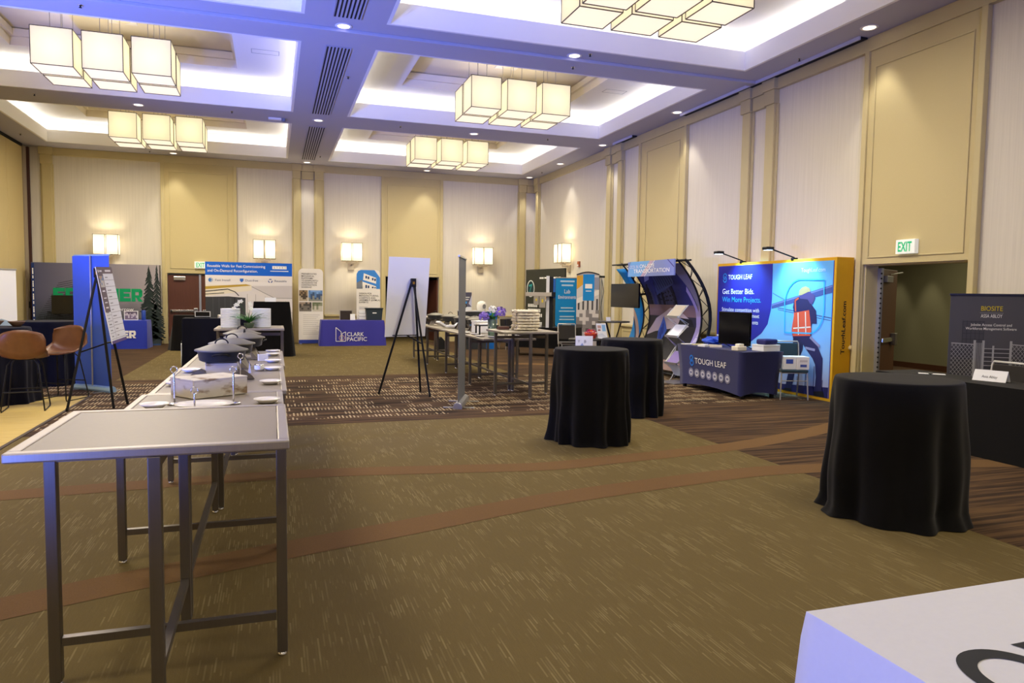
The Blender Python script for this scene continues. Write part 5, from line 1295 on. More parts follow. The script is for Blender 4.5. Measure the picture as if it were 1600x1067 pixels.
MB().box((-.06, -.03, 2.05), (.08, .03, 2.1), BLACKM).build('head', t); MB().tube([(0, 0, 2.05), (.05, -.03, 1.7), (-.02, -.03, 1.3), (.03, -.03, .9)], .007, BLACKM, 6).build('cable', t)
for k in range(3): MB().tube([(0, 0, .3), (.28 * math.cos(k * 2.1), .28 * math.sin(k * 2.1), 0.008)], .01, GI, 6).build('leg', t)
# --- oval counter with basket and leaflet
t = thing('oval_counter', 'black oval folding counter holding a red basket and leaflet', 'counter', (5.85, 12.8, 0))
MB().lathe([(.40, .72), (.42, .735), (.42, .75), (.40, .76), (0, .76)], (0, 0, 0), mat('counter_top', '3a3836', .5), 40, sx=1, sy=.6).build('top', t)
for (x, y) in ((-.2, -.12), (.12, -.16), (.2, -.12), (.06, .16), (-.22, .1)): MB().box((x - .02, y - .02, 0), (x + .02, y + .02, .72), BLACKM).build('leg', t)
MB().box((-.24, -.02, .35), (-.02, .02, .72), BLACKC).build('panel', t)
t = thing('candy_basket', 'round red and pink basket of sweets on the oval counter', 'basket', (5.88, 12.78, .762)); MB().lathe([(.09, 0), (.125, .08), (.13, .09), (.12, .09), (.085, .01), (0, .01)], (0, 0, 0), mat('basket_red', 'c8402e', .6, bump=.5, scale=60), 24).build('bowl', t)
rnd = random.Random(4); mb = MB()
for k in range(70):
    a_ = rnd.uniform(0, 2 * PI); r = .11 * math.sqrt(rnd.random()); z = .075 + .1 * (1 - (r / .13) ** 2) * rnd.uniform(.6, 1); s_ = .018
    mb.box((r * math.cos(a_) - s_, r * math.sin(a_) - s_ * .7, z - .01), (r * math.cos(a_) + s_, r * math.sin(a_) + s_ * .7, z + .012), [ink('c2305a'), ink('e0703a'), ink('8a2a6a'), ink('d83a34'), ink('f0d8d0')][k % 5])
o = mb.build('sweets', t); o['kind'] = 'stuff'
t = thing('leaflet_stand', 'tilted clear leaflet stand with a white and blue flyer on the oval counter', 'stand', (6.13, 12.75, .762), .1)
M_ = Matrix.Rotation(-.3, 4, 'X'); MB().box((-.11, 0, 0), (.11, .006, .3), PAPER).move(M_).build('flyer', t); p = Print(0); p.rect(.01, .14, .09, .27, ink('8fc0e6')); p.rect(-.09, .2, -.01, .26, ink('c9a49a')); p.rect(-.09, .15, -.03, .18, ink('9a6a60')); p.shape([(-.1, .0), (.1, .02), (.0, .1), (-.1, .08)], ink('d3dae4')); p.move(M_).build('printed_graphic', t); MB().box((-.11, -.05, 0), (.11, .08, .006), PAPER).build('base', t)
t = thing('table_sign', 'white card with a blue triangle standing among the tables', 'card', (4.45, 9.9, 0), -.3)
MB().box((-.13, 0, .80), (.13, .012, .985), PAPER).build('card', t); MB().box((-.01, .012, .0), (.01, .03, .85), BLACKM).build('post', t); MB().box((-.12, -.1, 0), (.12, .12, .012), BLACKM).build('base', t)
p = Print(0); p.shape([(-.085, .80), (.02, .80), (-.03, .88)], ink('8fa2cc')); p.text('Y', -.095, .885, .04, GI, width=.03); p.text('B', -.0, .885, .04, GI, width=.03); p.build('printed_graphic', t)
t = thing('high_bistro_table', 'high black table with bowed legs by the truss stand', 'table', (6.75, 13.55, 0)); MB().lathe([(.33, 1.04), (.34, 1.05), (.34, 1.065), (0, 1.07)], (0, 0, 0), mat('counter_top'), 32).build('top', t)
for k in range(4):
    c_, s_ = math.cos(k * PI / 2 + .3), math.sin(k * PI / 2 + .3); MB().tube([(.22 * c_, .22 * s_, 1.04), (.1 * c_, .1 * s_, .75), (.09 * c_, .09 * s_, .5), (.18 * c_, .18 * s_, .2), (.32 * c_, .32 * s_, .012)], .014, BLACKM, 8).build('leg', t)
solo(MB().prism([(-.05, -.02, 0), (.05, -.02, 0), (.05, 0, .08), (-.05, 0, .08)], (0, .004, 0), PAPER), 'name_card', 'tiny white card on the high table with bowed legs', 'card', (6.6, 13.5, 1.071))
chair0(SILV, UPH, 'silver-framed banquet chair before the bright blue rollup banner', (6.74, 15.9, 0), -.2)
# ================================================================== TRUSS STAND
def prof(z): return 7.38 + .58 * (1 - ((z - 1.15) / 1.15) ** 2)       # bow of the stand, open side towards the room
ZN = 22
t = thing('truss_display', 'curved black truss stand with a large coach and city print', 'display', (7.7, 13.1, 0))
def tw(mb, name, **kw): return mb.build(name, t, world=True, **kw)
def curved(y0, y1, m, off, z0=.12, z1=2.24, name='fabric_panel'):
    mb = MB(); vs = []
    for k in range(ZN + 1):
        z = z0 + (z1 - z0) * k / ZN; x = prof(z) - off
        vs += [(x, y1, z), (x, y0, z), (x + .012, y1, z), (x + .012, y0, z)]
    fs = []
    for k in range(ZN):
        a = 4 * k; fs += [(a, a + 1, a + 5, a + 4), (a + 2, a + 6, a + 7, a + 3), (a, a + 4, a + 6, a + 2), (a + 1, a + 3, a + 7, a + 5)]
    fs += [(0, 2, 3, 1), (4 * ZN, 4 * ZN + 1, 4 * ZN + 3, 4 * ZN + 2)]
    mb.add(vs, fs, m, True); return tw(mb, name)
LAV = ink('9b90cc')
curved(12.17, 14.18, ink('34323e'), 0.0)
curved(14.48, 14.9, ink('1b86d8'), 0.02, .1, 2.2, 'side_panel')
class Curve(Print):
    """print that follows the bowed panel: u from the far end towards the camera, v = height"""
    def P(s, u, v, l): return (prof(v) - .001 - .0018 * l, 14.18 - u * .817, v)
    def tess(s, pts, m, l, n=10):
        # polygon cut into horizontal strips so that it follows the bow
        lo, hi = min(q[1] for q in pts), max(q[1] for q in pts)
        for k in range(n):
            a, b = lo + (hi - lo) * k / n, lo + (hi - lo) * (k + 1) / n; cl = pts
            for (lv, sg) in ((a, 1), (b, -1)):
                out = []
                for i in range(len(cl)):
                    p_, q_ = cl[i], cl[(i + 1) % len(cl)]; dp, dq = sg * (p_[1] - lv), sg * (q_[1] - lv)
                    if dp >= 0: out.append(p_)
                    if dp * dq < 0: tt = dp / (dp - dq); out.append((p_[0] + (q_[0] - p_[0]) * tt, p_[1] + (q_[1] - p_[1]) * tt))
                cl = out
                if len(cl) < 3: break
            if len(cl) >= 3: s.shape(cl, m, l)
cp = Curve(); Wd = 2.46; rnd = random.Random(6)
cp.tess([(0, 1.3), (Wd, 1.3), (Wd, 2.24), (0, 2.24)], ink('2c3070'), 1, 12)
for k in range(26):
    u = rnd.uniform(0, 1.7); cp.tess([(u, 1.42), (u + .1, 1.42), (u + .1, 1.5 + rnd.uniform(.05, .45)), (u, 1.5 + rnd.uniform(.05, .4))], ink(('20203a', '3c3f68', '15162a')[k % 3]), 2, 5)
cp.tess([(.55, 1.62), (1.6, 1.85), (1.75, 2.05), (.75, 2.02)], ink('3e4a86'), 3); 
for k in range(9): cp.tess([(.7 + k * .12, 1.72 + k * .02), (.73 + k * .12, 1.72 + k * .02), (.73 + k * .12, 2.0), (.7 + k * .12, 2.0)], ink('22264c'), 4, 4)
cp.tess([(.2, 1.9), (.5, 2.15), (.9, 2.2), (.5, 1.95)], ink('7f84c0'), 3, 5)
cp.tess([(0, 1.18), (Wd, 1.18), (Wd, 1.42), (0, 1.42)], ink('77626e'), 2, 4)
cp.tess([(0.02, .82), (.35, 1.12), (1.1, 1.36), (1.55, 1.3), (2.0, 1.12), (1.95, .98), (1.2, .93), (.4, .84), (.02, .75)], ink('b3a8c2'), 4)
cp.tess([(0, .3), (Wd, .3), (Wd, .98), (1.9, 1.0), (.9, .93), (.02, .80)], ink('25242c'), 3)
cp.tess([(1.45, 1.0), (1.55, 1.16), (2.05, 1.14), (2.2, 1.0)], ink('1c1c26'), 5, 4)
cp.tess([(0, .12), (Wd, .12), (Wd, .3), (0, .3)], ink('8e7674'), 3, 3)
cp.tess([(0, .2), (0, .55), (.95, .46), (1.05, .3), (.5, .2)], ink('a9a0b6'), 5)
cp.tess([(.82, .3), (1.0, .72), (1.22, .3), (1.0, .0 + .14)], BI, 6, 8); cp.tess([(.9, .32), (1.0, .58), (1.12, .32), (1.0, .2)], GI, 7, 8)
for k in range(7): cp.tess([(.18 + k * .1, .36), (.2 + k * .1, .36), (.24 + k * .1, .46), (.22 + k * .1, .46)], BI, 7, 2)
cp.tess([(.72, .48), (.56, .86), (.74, 1.18), (.98, .88)], ink('3b5fd0'), 7); 
for k in range(3): cp.tess([(.62 + k * .05, .82 + k * .09), (.72 + k * .04, .58 + k * .1), (.76 + k * .04, .62 + k * .1), (.66 + k * .05, .86 + k * .09)], ink('1f3aa0'), 8, 5)
cp.tess([(1.9, 2.24), (2.2, 1.75), (Wd, 1.2), (Wd, 2.24)], ink('7d7a92'), 6); cp.tess([(2.15, .3), (2.3, 1.0), (2.25, 1.35), (2.05, 1.7), (2.15, 1.8), (2.38, 1.3), (Wd, 1.5), (Wd, .3)], LAV, 7)
cp.tess([(2.12, .3), (Wd, .72), (Wd, .92), (2.14, .45)], ink('c9c3e2'), 8, 5); cp.tess([(2.0, .3), (Wd, .3), (Wd, .5), (2.3, .42)], ink('6a53c4'), 9, 3)
tw(cp, 'printed_graphic', fix=False)
class SideC(Curve):
    def P(s, u, v, l): return (prof(v) - .021 - .0018 * l, 14.9 - u, v)
sp = SideC(); sp.tess([(.0, 1.15), (.42, .5), (.42, .72), (0.0, 1.35)], ink('b39a92'), 1); sp.tess([(.0, 1.05), (.42, .42), (.42, .48), (0, 1.13)], ink('3a2c34'), 1); tw(sp, 'side_print', fix=False)
for (y0, y1, nm) in ((14.20, 14.46, 'far'), (11.89, 12.15, 'near')):
    for (dy, dx) in ((y0, 0), (y1, 0), ((y0 + y1) / 2, .12)):
        tw(MB().tube([(prof(2.3 * k / 16) + dx, dy, .02 + 2.28 * k / 16) for k in range(17)], .019, BLACKM, 8), 'truss_chord')
    mb = MB()
    for k in range(12):
        z0, z1 = .1 + k * .185, .1 + (k + 1) * .185; A_, B_ = (y0, y1) if k % 2 else (y1, y0)
        mb.tube([(prof(z0), A_, z0), (prof(z1), B_, z1)], .007, BLACKM, 6); mb.tube([(prof(z0), A_, z0), (prof(z1) + .12, (y0 + y1) / 2, z1)], .007, BLACKM, 6)
    tw(mb, 'truss_lacing')
for (z, x_) in ((2.29, prof(2.29)), (.06, prof(.06))):
    for dx in (0, .12): tw(MB().tube([(x_ + dx, 11.89, z), (x_ + dx, 14.95, z)], .018, BLACKM, 8), 'cross_beam')
    mb = MB()
    for k in range(16): mb.tube([(x_ + (.12 if k % 2 else 0), 11.95 + k * .185, z), (x_ + (0 if k % 2 else .12), 11.95 + (k + 1) * .185, z)], .007, BLACKM, 6)
    tw(mb, 'beam_lacing')
t = thing('header_sign', 'lavender header sign reading on-site transportation on the truss stand', 'sign', (7.22, 13.86, 2.0), -PI / 2)
MB().box((0, 0, 0), (1.86, .03, .31), ink('8290cc')).build('board', t)
MB().tube([(.1, .02, .28), (.1, .3, .3)], .015, BLACKM, 8).build('bracket', t); MB().tube([(1.75, .02, .28), (1.75, .3, .3)], .015, BLACKM, 8).build('bracket', t)
p = Print(0); p.shape([(0, 0), (.55, 0), (.95, .31), (.1, .31)], ink('6fa4dc'), 1); p.shape([(.55, 0), (.68, 0), (1.08, .31), (.93, .31)], ink('b9a2c2'), 2); p.line([(.72, 0), (1.12, .31)], .014, WI, 2); p.line([(.0, .2), (.12, .31)], .012, ink('3a4a4a'), 2); p.line([(1.62, .31), (1.86, .16)], .02, ink('4c4488'), 2)
p.text('ON-SITE', .52, .17, .075, WI, 4, width=.6, bold=.003); p.text('TRANSPORTATION', .26, .07, .08, WI, 4, width=1.44, bold=.003); p.text('OCK IN', .1, .165, .07, ink('d8d8ec'), 4, width=.36) ; p.build('printed_graphic', t)
t = thing('tv_screen', 'black television hung on the open side of the truss stand', 'tv', (7.28, 14.78, 1.34), -PI / 2 + .02)
MB().box((0, 0, 0), (1.25, .045, .52), SCREEN).build('display', t, bevel=.006); MB().box((.35, .046, .15), (.8, .2, .38), BLACKM).build('bracket', t); p = Print(0); p.rect(.5, .2, .62, .205, ink('4a4a4e')); p.build('badge', t)
MB().bar((.6, .18, .27), (1.0, .3, .3), .04, .04, BLACKM).build('arm', t)
# zig-zag leaflet rack
t = thing('leaflet_rack', 'silver zig-zag leaflet rack before the truss stand', 'rack', (7.08, 11.62, 0), -PI / 2 + .12)
def slope(z, up, name, m, y0=.0):
    # tray leaning back
    MB().prism([(-.17, y0 - .10, z), (.17, y0 - .10, z), (.17, y0 + .12, z + up), (-.17, y0 + .12, z + up)], (0, .003, -.012), m).build(name, t)
ACR = mat('acrylic', 'c2cbd8', .15, .2, spec=.6)
for k, z in enumerate((.36, .86, 1.22)):
    slope(z, .22, 'tray', ACR)
    MB().prism([(-.15, -.085, z + .018), (.15, -.085, z + .018), (.15, .1, z + .21), (-.15, .1, z + .21)], (0, -.003, .004), (ink('8a78b0'), PAPER, ink('b9b09c'))[k]).build('leaflet', t)
    MB().box((-.18, -.13, z - .015), (.18, -.10, z + .025), ALU).build('lip', t)
for s in (-.175, .175):
    mb = MB(); pts = [(s, .02, .02), (s, .13, .2), (s, -.11, .36), (s, .12, .58), (s, .14, .68), (s, -.11, .86), (s, .12, 1.06), (s, -.11, 1.22), (s, .12, 1.44)]
    mb.tube(pts, .011, ALU, 6, smooth=False); mb.build('side_frame', t)
    MB().tube([(s, -.11, .36), (s, .13, .66), (s, -.11, .86), (s, .13, 1.1), (s, -.11, 1.22)], .008, ALU, 6, smooth=False).build('link', t)
MB().prism([(-.17, .12, .12), (.17, .12, .12), (.13, -.08, .35), (-.13, -.08, .35)], (0, .006, 0), ACR).build('lower_panel', t)
MB().box((-.24, -.2, 0), (.24, .2, .02), ALU).build('base', t, bevel=.005)

# ================================================================== NAVY AND YELLOW BOOTH
YEL = mat('yellow_fabric', 'd9a514', .75, grain=.08, scale=5, bump=.5)
t = thing('fabric_backdrop', 'yellow-edged wall display with a navy half and a rigger on a beam against sky', 'backdrop', (8.17, 11.98, 0), -PI / 2)
Lw = 3.096; H_ = 2.235
MB().box((0, 0, .0), (Lw, .33, H_), YEL).build('frame_cover', t, bevel=.006)
skym = bpy.data.materials.new('booth_sky'); skym.use_nodes = True; nt_ = skym.node_tree; b_ = nt_.nodes['Principled BSDF']; b_.inputs['Roughness'].default_value = .7
tc_ = nt_.nodes.new('ShaderNodeTexCoord'); sx_ = N(nt_, 'ShaderNodeSeparateXYZ'); nt_.links.new(tc_.outputs['Object'], sx_.inputs[0])
nt_.links.new(mixc(nt_, math_(nt_, 'MULTIPLY', sx_.outputs[2], .75, True), mixc(nt_, math_(nt_, 'MULTIPLY', sx_.outputs[2], 1.6, True), lin('b9a0a8'), lin('a3b6e6')), lin('62b0ec')), b_.inputs['Base Color'])
p = Print(0); e = .035; NB = ink('2a2a94')
p.rect(1.58, .05, Lw - .06, H_ - .05, skym, 1)
p.shape([(e, .05), (1.0, .05), (1.0, .75), (1.38, .97), (1.54, 1.14), (1.61, 1.38), (1.63, 1.57), (1.62, H_ - .05), (e, H_ - .05)], NB, 3); p.shape([(1.0, .05), (1.6, .05), (1.6, 1.4), (1.54, 1.14), (1.38, .97), (1.0, .75)], skym, 2)
p.rect(Lw - .06, .05, Lw - .045, H_ - .05, NB, 2)
cy = ink('38b0ea')
p.text('TOUGH LEAF', .36, 1.93, .085, WI, 5, width=.71, bold=.003); p.ring(.255, 1.99, .05, .022, ink('2f8fe0'), 5, 12, 0, 1.6 * PI); p.ring(.255, 1.93, .05, .022, ink('2f8fe0'), 5, 12, PI, 2.6 * PI)
p.text('Get Better Bids.', .19, 1.66, .095, WI, 5, width=.95, bold=.003); p.text('Win More Projects.', .19, 1.51, .095, cy, 5, width=1.15, bold=.003)
p.text('Stimulate competition with', .19, 1.335, .07, WI, 5, width=1.11); p.text('meet', 1.10, 1.235, .07, WI, 5, width=.21); p.text('ents', 1.12, 1.12, .07, WI, 5, width=.16)
p.text('ToughLeaf.com', 2.33, 2.02, .065, ink('d8f2fa'), 5, width=.54); p.rect(.05, .85, .15, .88, WI, 5)
ST = ink('45538e')
p.shape([(1.63, 1.49), (3.03, 1.81), (3.03, 1.69), (1.63, 1.41)], ST, 3); p.line([(1.63, 1.47), (3.03, 1.79)], .02, ink('6f7cb4'), 4); p.line([(1.64, 1.68), (1.95, 1.57)], .008, ST, 3)
p.line([(1.79, 1.43), (3.03, 1.30)], .012, ST, 3); p.line([(1.79, 1.40), (3.03, 1.26)], .008, ST, 3)
p.shape([(1.60, .05), (3.03, .05), (3.03, .22), (1.96, .15), (1.6, .2)], ink('28285e'), 3)
for k in range(7): p.rect(1.75 + k * .19, .15, 1.77 + k * .19, .32 + .1 * (k % 3), ink('6a6a90'), 3)
DN, OR = ink('2c2a55'), ink('d8573c')
p.shape([(2.2, .96), (2.46, .98), (2.43, .75), (2.32, .56), (2.27, .4), (2.2, .08), (2.04, .06), (2.12, .38), (2.2, .65)], ink('27294f'), 4)
p.shape([(2.33, .97), (2.62, .99), (2.77, .85), (2.89, .66), (2.89, .49), (2.89, .22), (2.91, .13), (2.74, .11), (2.76, .35), (2.73, .55), (2.67, .64), (2.49, .8)], DN, 5)
p.shape([(2.72, .12), (2.93, .15), (2.96, .06), (2.73, .05)], BI, 6); p.shape([(2.05, .09), (2.2, .1), (2.22, .05), (1.98, .05)], BI, 6)
p.shape([(2.2, 1.58), (2.29, 1.62), (2.51, 1.58), (2.59, 1.51), (2.7, 1.41), (2.73, 1.2), (2.62, 1.2), (2.61, 1.09), (2.62, .96), (2.2, .94), (2.16, 1.06), (2.22, 1.27), (2.17, 1.45)], DN, 6)
p.shape([(2.2, 1.36), (2.35, 1.38), (2.55, 1.41), (2.58, 1.28), (2.62, 1.1), (2.60, 1.0), (2.2, .97), (2.16, 1.09), (2.2, 1.3)], OR, 7); p.line([(2.24, 1.38), (2.22, 1.56), (2.3, 1.60)], .03, OR, 7)
p.shape([(2.31, 1.64), (2.51, 1.71), (2.65, 1.66), (2.67, 1.6), (2.62, 1.51), (2.57, 1.51), (2.51, 1.58), (2.33, 1.59)], ink('54477c'), 7); p.shape([(2.3, 1.64), (2.31, 1.72), (2.37, 1.77), (2.45, 1.79), (2.54, 1.76), (2.57, 1.71), (2.51, 1.7), (2.37, 1.65)], ink('b9a070'), 8)
for q in ([(2.33, 1.0), (2.30, 1.36)], [(2.5, 1.02), (2.47, 1.38)], [(2.2, 1.10), (2.6, 1.14)]): p.line(q, .02, ink('e8dcc8'), 8)
p.line([(2.6, .98), (2.82, .84)], .045, ink('8a86a8'), 8); p.line([(2.5, .8), (2.72, .78)], .04, ink('8a86a8'), 8)
p.line([(1.99, 1.02), (1.97, 1.52), (2.0, 1.66), (2.07, 1.78), (2.17, 1.86), (2.28, 1.9), (2.86, 1.89), (2.88, 1.39), (2.86, 1.28), (2.8, 1.17), (2.72, 1.09), (2.62, 1.04), (1.99, 1.02)], .022, cy, 9)
p.build('printed_graphic', t)
# lettering on the end facing the camera
vs, fs = glyphs('ToughLeaf.com', .02); x0 = min(q[0] for q in vs); x1 = max(q[0] for q in vs)
MB().add([(Lw + .003, .33 - (.12 + q[1] * .1), .74 + (q[0] - x0) * .82 / (x1 - x0)) for q in vs], fs, BI).build('end_lettering', t, fix=False)
for i, u in enumerate((.72, 2.1)):
    a = thing('arm_light', ('black arm light over the navy half of the booth display', 'black arm light over the sky half of the booth display')[i], 'lamp', (8.17, 11.98 - u, H_), -PI / 2, 'arm lights on the booth display')
    MB().box((-.04, .0, -.03), (.04, .08, .03), BLACKM).build('clamp', a, bevel=.005)
    MB().tube([(0, .04, .03), (-.05, -.16, .1), (-.1, -.36, .17)], .012, BLACKM, 8).build('arm', a)
    MB().box((-.17, -.48, .15), (-.03, -.34, .20), BLACKM).build('head', a, bevel=.012)
    MB().box((-.15, -.46, .143), (-.05, -.36, .149), mat('led_face', 'cfe8ff', .4, emit=4)).build('lamp_face', a)
# navy table with stretch cover
NVY = mat('navy_stretch', '20245c', .7, sheen=.15)
t = thing('covered_table', 'navy stretch-covered table with white lettering and seven round badges', 'table', (7.26, 10.305, 0), -PI / 2)
hx, hy, H_t = .95, .38, .752
mb = MB(); rings = []; nx, ny = 16, 8
def per_(z, t_):
    out = []; sx_2 = hx * (1 - .07 * t_ * (2 - t_)); sy_2 = hy * (1 - .10 * t_ * (2 - t_))
    for (p0, p1, n_) in (((-1, -1), (1, -1), nx), ((1, -1), (1, 1), ny), ((1, 1), (-1, 1), nx), ((-1, 1), (-1, -1), ny)):
        for k in range(n_):
            q = k / n_; u_, v_ = p0[0] + (p1[0] - p0[0]) * q, p0[1] + (p1[1] - p0[1]) * q
            arch = math.sin(PI * q) * .05 * t_ ** 3; pin = 1 - .05 * math.sin(PI * q) * t_
            out.append((u_ * sx_2 * (pin if n_ == ny else 1), v_ * sy_2 * (pin if n_ == nx else 1), z + arch))
    return out
NR = 10
vs = []
for k in range(NR + 1): vs += per_(H_t - (H_t - .05) * k / NR, k / NR)
n = len(vs) // (NR + 1)
mb.add(vs, [(j * n + k, j * n + (k + 1) % n, (j + 1) * n + (k + 1) % n, (j + 1) * n + k) for j in range(NR) for k in range(n)], NVY, True); mb.add(vs[:n], [tuple(range(n))], NVY); mb.build('stretch_cover', t)
for (x, y) in ((-.82, -.28), (.82, -.28), (.82, .28), (-.82, .28)): MB().box((x - .025, y - .025, 0), (x + .025, y + .025, .2), BLACKM).build('leg', t)
class Tabp(Print):
    def P(s, u, v, l):
        t_ = (H_t - v) / (H_t - .07); return (u, -hy * (1 - .10 * t_ * (2 - t_)) * (1 - .05 * math.sin(PI * (u + hx) / (2 * hx)) * t_) - .004 - s.step * l, v)
p = Tabp(); lb = ink('2f7fe0'); 
p.ring(-.50, .53, .05, .024, lb, 2, 12, 0, 1.6 * PI); p.ring(-.50, .46, .05, .024, lb, 2, 12, PI, 2.6 * PI); p.line([(-.55, .46), (-.45, .56)], .02, lb, 3)
p.text('TOUGH LEAF', -.40, .455, .095, WI, 3, width=.90, bold=.003)
for k in range(7):
    u = -.53 + k * .176; p.disc(u, .285, .075, ink('c8c8d4'), 2, 20); p.ring(u, .285, .062, .012, ink('3a3c70'), 3, 18); p.disc(u, .285, .03, ink('6a6c90'), 3, 10, .018)
p.build('lettering', t, fix=False)
zt = .756
t = thing('tv_screen', 'black television standing on the navy stretch-covered table', 'tv', (7.22, 10.07, zt), -PI / 2 + .03)
MB().box((-.4, -.015, .06), (.4, .03, .60), SCREEN).build('display', t, bevel=.006)
for x in (-.28, .28): MB().tube([(x - .06, -.12, .008), (x, .0, .07), (x + .06, .12, .008)], .009, BLACKM, 6).build('foot', t)
solo(MB().box((-.1, -.07, 0), (.1, .07, .07), ink('e6dfce')).box((-.05, -.05, .07), (.06, .04, .11), ink('efeae0')), 'power_supply', 'small cream device with stacked blocks on the navy table front', 'device', (7.0, 9.62, zt), .2, bevel=.012)
t = thing('flat_box', 'white flat box under a navy pouch on the navy table', 'box', (7.43, 9.52, zt), .1); MB().box((-.17, -.13, 0), (.17, .13, .10), PAPER).build('body', t, bevel=.006); MB().box((-.172, -.132, .07), (.172, .132, .103), ink('dfe2ea')).build('lid', t, bevel=.006)
solo(MB().box((-.14, -.1, 0), (.14, .1, .085), mat('pouch_navy', '23246a', .6)), 'navy_pouch', 'navy pouch lying on the flat white box', 'pouch', (7.43, 9.5, zt + .104), .2, bevel=.025)
rnd = random.Random(9)
for k in range(5): solo(MB().box((-.1, -.07, 0), (.1, .07, .012 + .006 * k), [PAPER, ink('d9cf9a'), ink('cfd6e6'), PAPER, ink('e3d9c6')][k]), 'leaflet_pile', ['white leaflet pile nearest the rack on the navy table', 'yellow-edged leaflet pile on the navy table front edge', 'pale blue leaflet pile on the navy table', 'white notepad pile towards the back of the navy table', 'cream leaflet pile beside the blue bundle'][k], 'leaflets', (6.98 + .11 * (k % 3), 11.06 - .17 * k, zt), rnd.uniform(-.6, .6), 'leaflets on the navy table')
t = thing('blue_bundle', 'crumpled bright blue plastic bundle on the navy table', 'bag', (7.3, 10.72, zt)); mb = MB(); vs = []
for j in range(7):
    for k in range(14):
        a = 2 * PI * k / 14; r = .17 * math.sin(PI * (j + .6) / 8.2) * (1 + .25 * math.sin(k * 2.7 + j * 1.7)); vs.append((r * math.cos(a) * 1.2, r * math.sin(a), .004 + .15 * j / 6))
mb.add(vs, [(j * 14 + k, j * 14 + (k + 1) % 14, (j + 1) * 14 + (k + 1) % 14, (j + 1) * 14 + k) for j in range(6) for k in range(14)], mat('bundle_blue', '3c62d8', .35), False); mb.add(vs[-14:], [tuple(range(14))], mat('bundle_blue')); mb.build('bundle', t)
ch = chair0(SILV, UPHT, 'silver-framed teal banquet chair holding cartons behind the navy table', (7.98, 9.72, 0), -PI / 2 - .9)
ch.location = (7.83, 9.42, 0); ch.rotation_euler.z = -.35
t = thing('carton', 'pair of white cartons with blue stickers on the teal chair', 'box', (7.86, 9.40, .477), -.35); MB().box((-.2, -.15, 0), (.0, .1, .2), ink('dfe0e4')).build('carton_box', t, bevel=.004); MB().box((.004, -.16, 0), (.2, .1, .2), ink('e6e2da')).build('carton_box', t, bevel=.004)
p = Print(-.151); p.rect(-.16, .09, -.05, .16, ink('3a52b0')); p.build('sticker', t); p = Print(-.161); p.rect(.06, .04, .16, .08, ink('4a5a9a')); p.rect(.05, .12, .17, .15, ink('c9c2bc')); p.build('sticker', t)

# ================================================================== FENCE BANNER TABLE BY THE DOORWAY
draped_table((7.17, 5.55, 0), -PI / 2, 1.22, .30, .745, BLACKC, 'black-clothed exhibitor table beside the open doorway', seed=61, amp=.006, flare=.04, folds=3)
t = thing('place_card', 'white folded name card on the black exhibitor table', 'card', (7.25, 5.60, .747), -PI / 2 + .28)
MB().prism([(-.16, -.06, 0), (-.16, -.0, .115), (-.16, .06, 0), (-.16, .055, 0), (-.16, 0, .108), (-.16, -.055, 0)], (.32, 0, 0), PAPER).build('card', t)
class Tilt(Print):
    def P(s, u, v, l): return (u, -.06 + v * .06 / .115 - .001 * l - .001, v)
p = Tilt(); p.text('Assa Abloy', 0, .035, .026, ink('4a4a4e'), 2, width=.15, align='C'); p.build('lettering', t)
t = thing('leaflet_pair', 'two white leaflets with a pen on the black exhibitor table', 'leaflets', (7.2, 6.3, .747), -.8); MB().box((-.12, -.05, 0), (-.01, .06, .004), PAPER).build('leaflet', t); MB().box((.01, -.06, 0), (.15, .05, .004), PAPER).build('leaflet', t); MB().box((-.02, -.06, .004), (.02, .05, .012), BLACKM).build('pen', t)
chair0(WHF, UPH, 'white-framed dark banquet chair behind the black exhibitor table', (7.72, 5.93, 0), -PI / 2 + .05)
t = rollup((8.02, 6.26, 0), math.atan2(-.6, .8), .82, 1.66, ink('55555e'), 'grey fence-print banner with yellow lettering beside the open doorway', base_m=mat('rail_dark', '23253a', .4))
p = Print(-.003); YT = ink('d8c21e'); LG = ink('a9aab2')
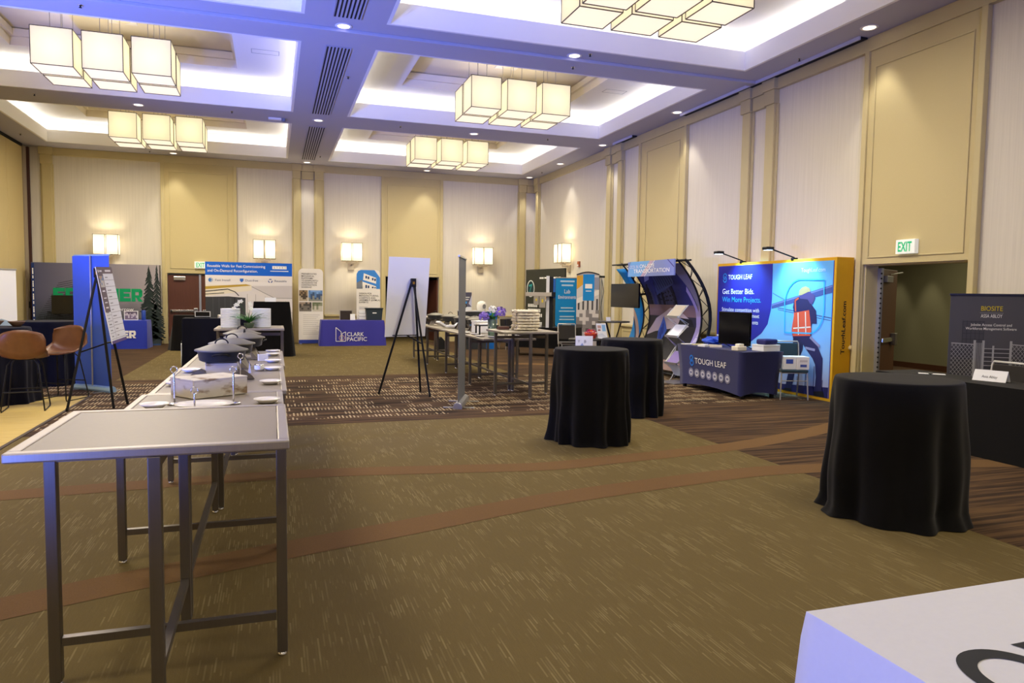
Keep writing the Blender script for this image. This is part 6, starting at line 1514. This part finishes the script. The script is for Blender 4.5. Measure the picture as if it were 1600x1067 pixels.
p.text('BIOSITE', -.0 + .02, 1.48, .055, YT, width=.22, align='C', bold=.003); p.line([(-.1, 1.455), (.14, 1.455)], .006, GI); p.text('ASSA ABLOY', .02, 1.40, .04, WI, width=.22, align='C', bold=.003)
p.text('Jobsite Access Control and', .02, 1.30, .03, WI, width=.42, align='C', bold=.003); p.text('Workforce Management Software', .02, 1.255, .03, WI, width=.52, align='C', bold=.003)
DG = ink('3c3c46'); p.rect(-.27, .98, -.05, 1.36, ink('4c4c56'), 1)
for k in range(6): p.line([(-.27 + k * .044, .98), (-.27 + k * .044, 1.36)], .006, DG, 2); p.line([(-.27, 1.0 + k * .07), (-.05, 1.0 + k * .07)], .006, DG, 2)
p.rect(-.38, .4, .38, 1.02, ink('44434c'), 1)
for (u0, u1) in ((-.38, -.15), (.24, .38)):
    n_ = int((u1 - u0) / .04)
    for k in range(-7, n_ + 1):
        for sg in (1, -1):
            a_, b_ = u0 + k * .04, u0 + k * .04 + .30
            if sg < 0: a_, b_ = b_, a_
            za, zb = .68, 1.08; A_, B_ = max(u0, min(u1, a_)), max(u0, min(u1, b_))
            if abs(A_ - B_) > .01: p.line([(A_, za + (zb - za) * (A_ - a_) / (b_ - a_)), (B_, za + (zb - za) * (B_ - a_) / (b_ - a_))], .004, LG, 3)
    p.line([(u0, 1.09), (u1, 1.08)], .012, LG, 3)
for u in (-.15, -.06, .22): p.rect(u, .62, u + .025, 1.13, LG, 4)
for k in range(4): p.rect(-.12 + k * .016, .7, -.114 + k * .016, 1.1, LG, 4)
for k in range(8): p.rect(-.04, .68 + k * .05, .22, .688 + k * .05, LG, 3)
p.rect(.045, .62, .065, 1.07, LG, 4); p.build('printed_graphic', t)
t = thing('tv_screen', 'black screen edge beside the fence-print banner', 'tv', (8.42, 5.95, 1.12), -PI / 2); MB().box((0, -.03, 0), (.9, .03, .52), SCREEN).build('display', t, bevel=.006); MB().box((.4, .031, .1), (.5, .1, .4), BLACKM).build('bracket', t)

bpy.context.view_layer.update()
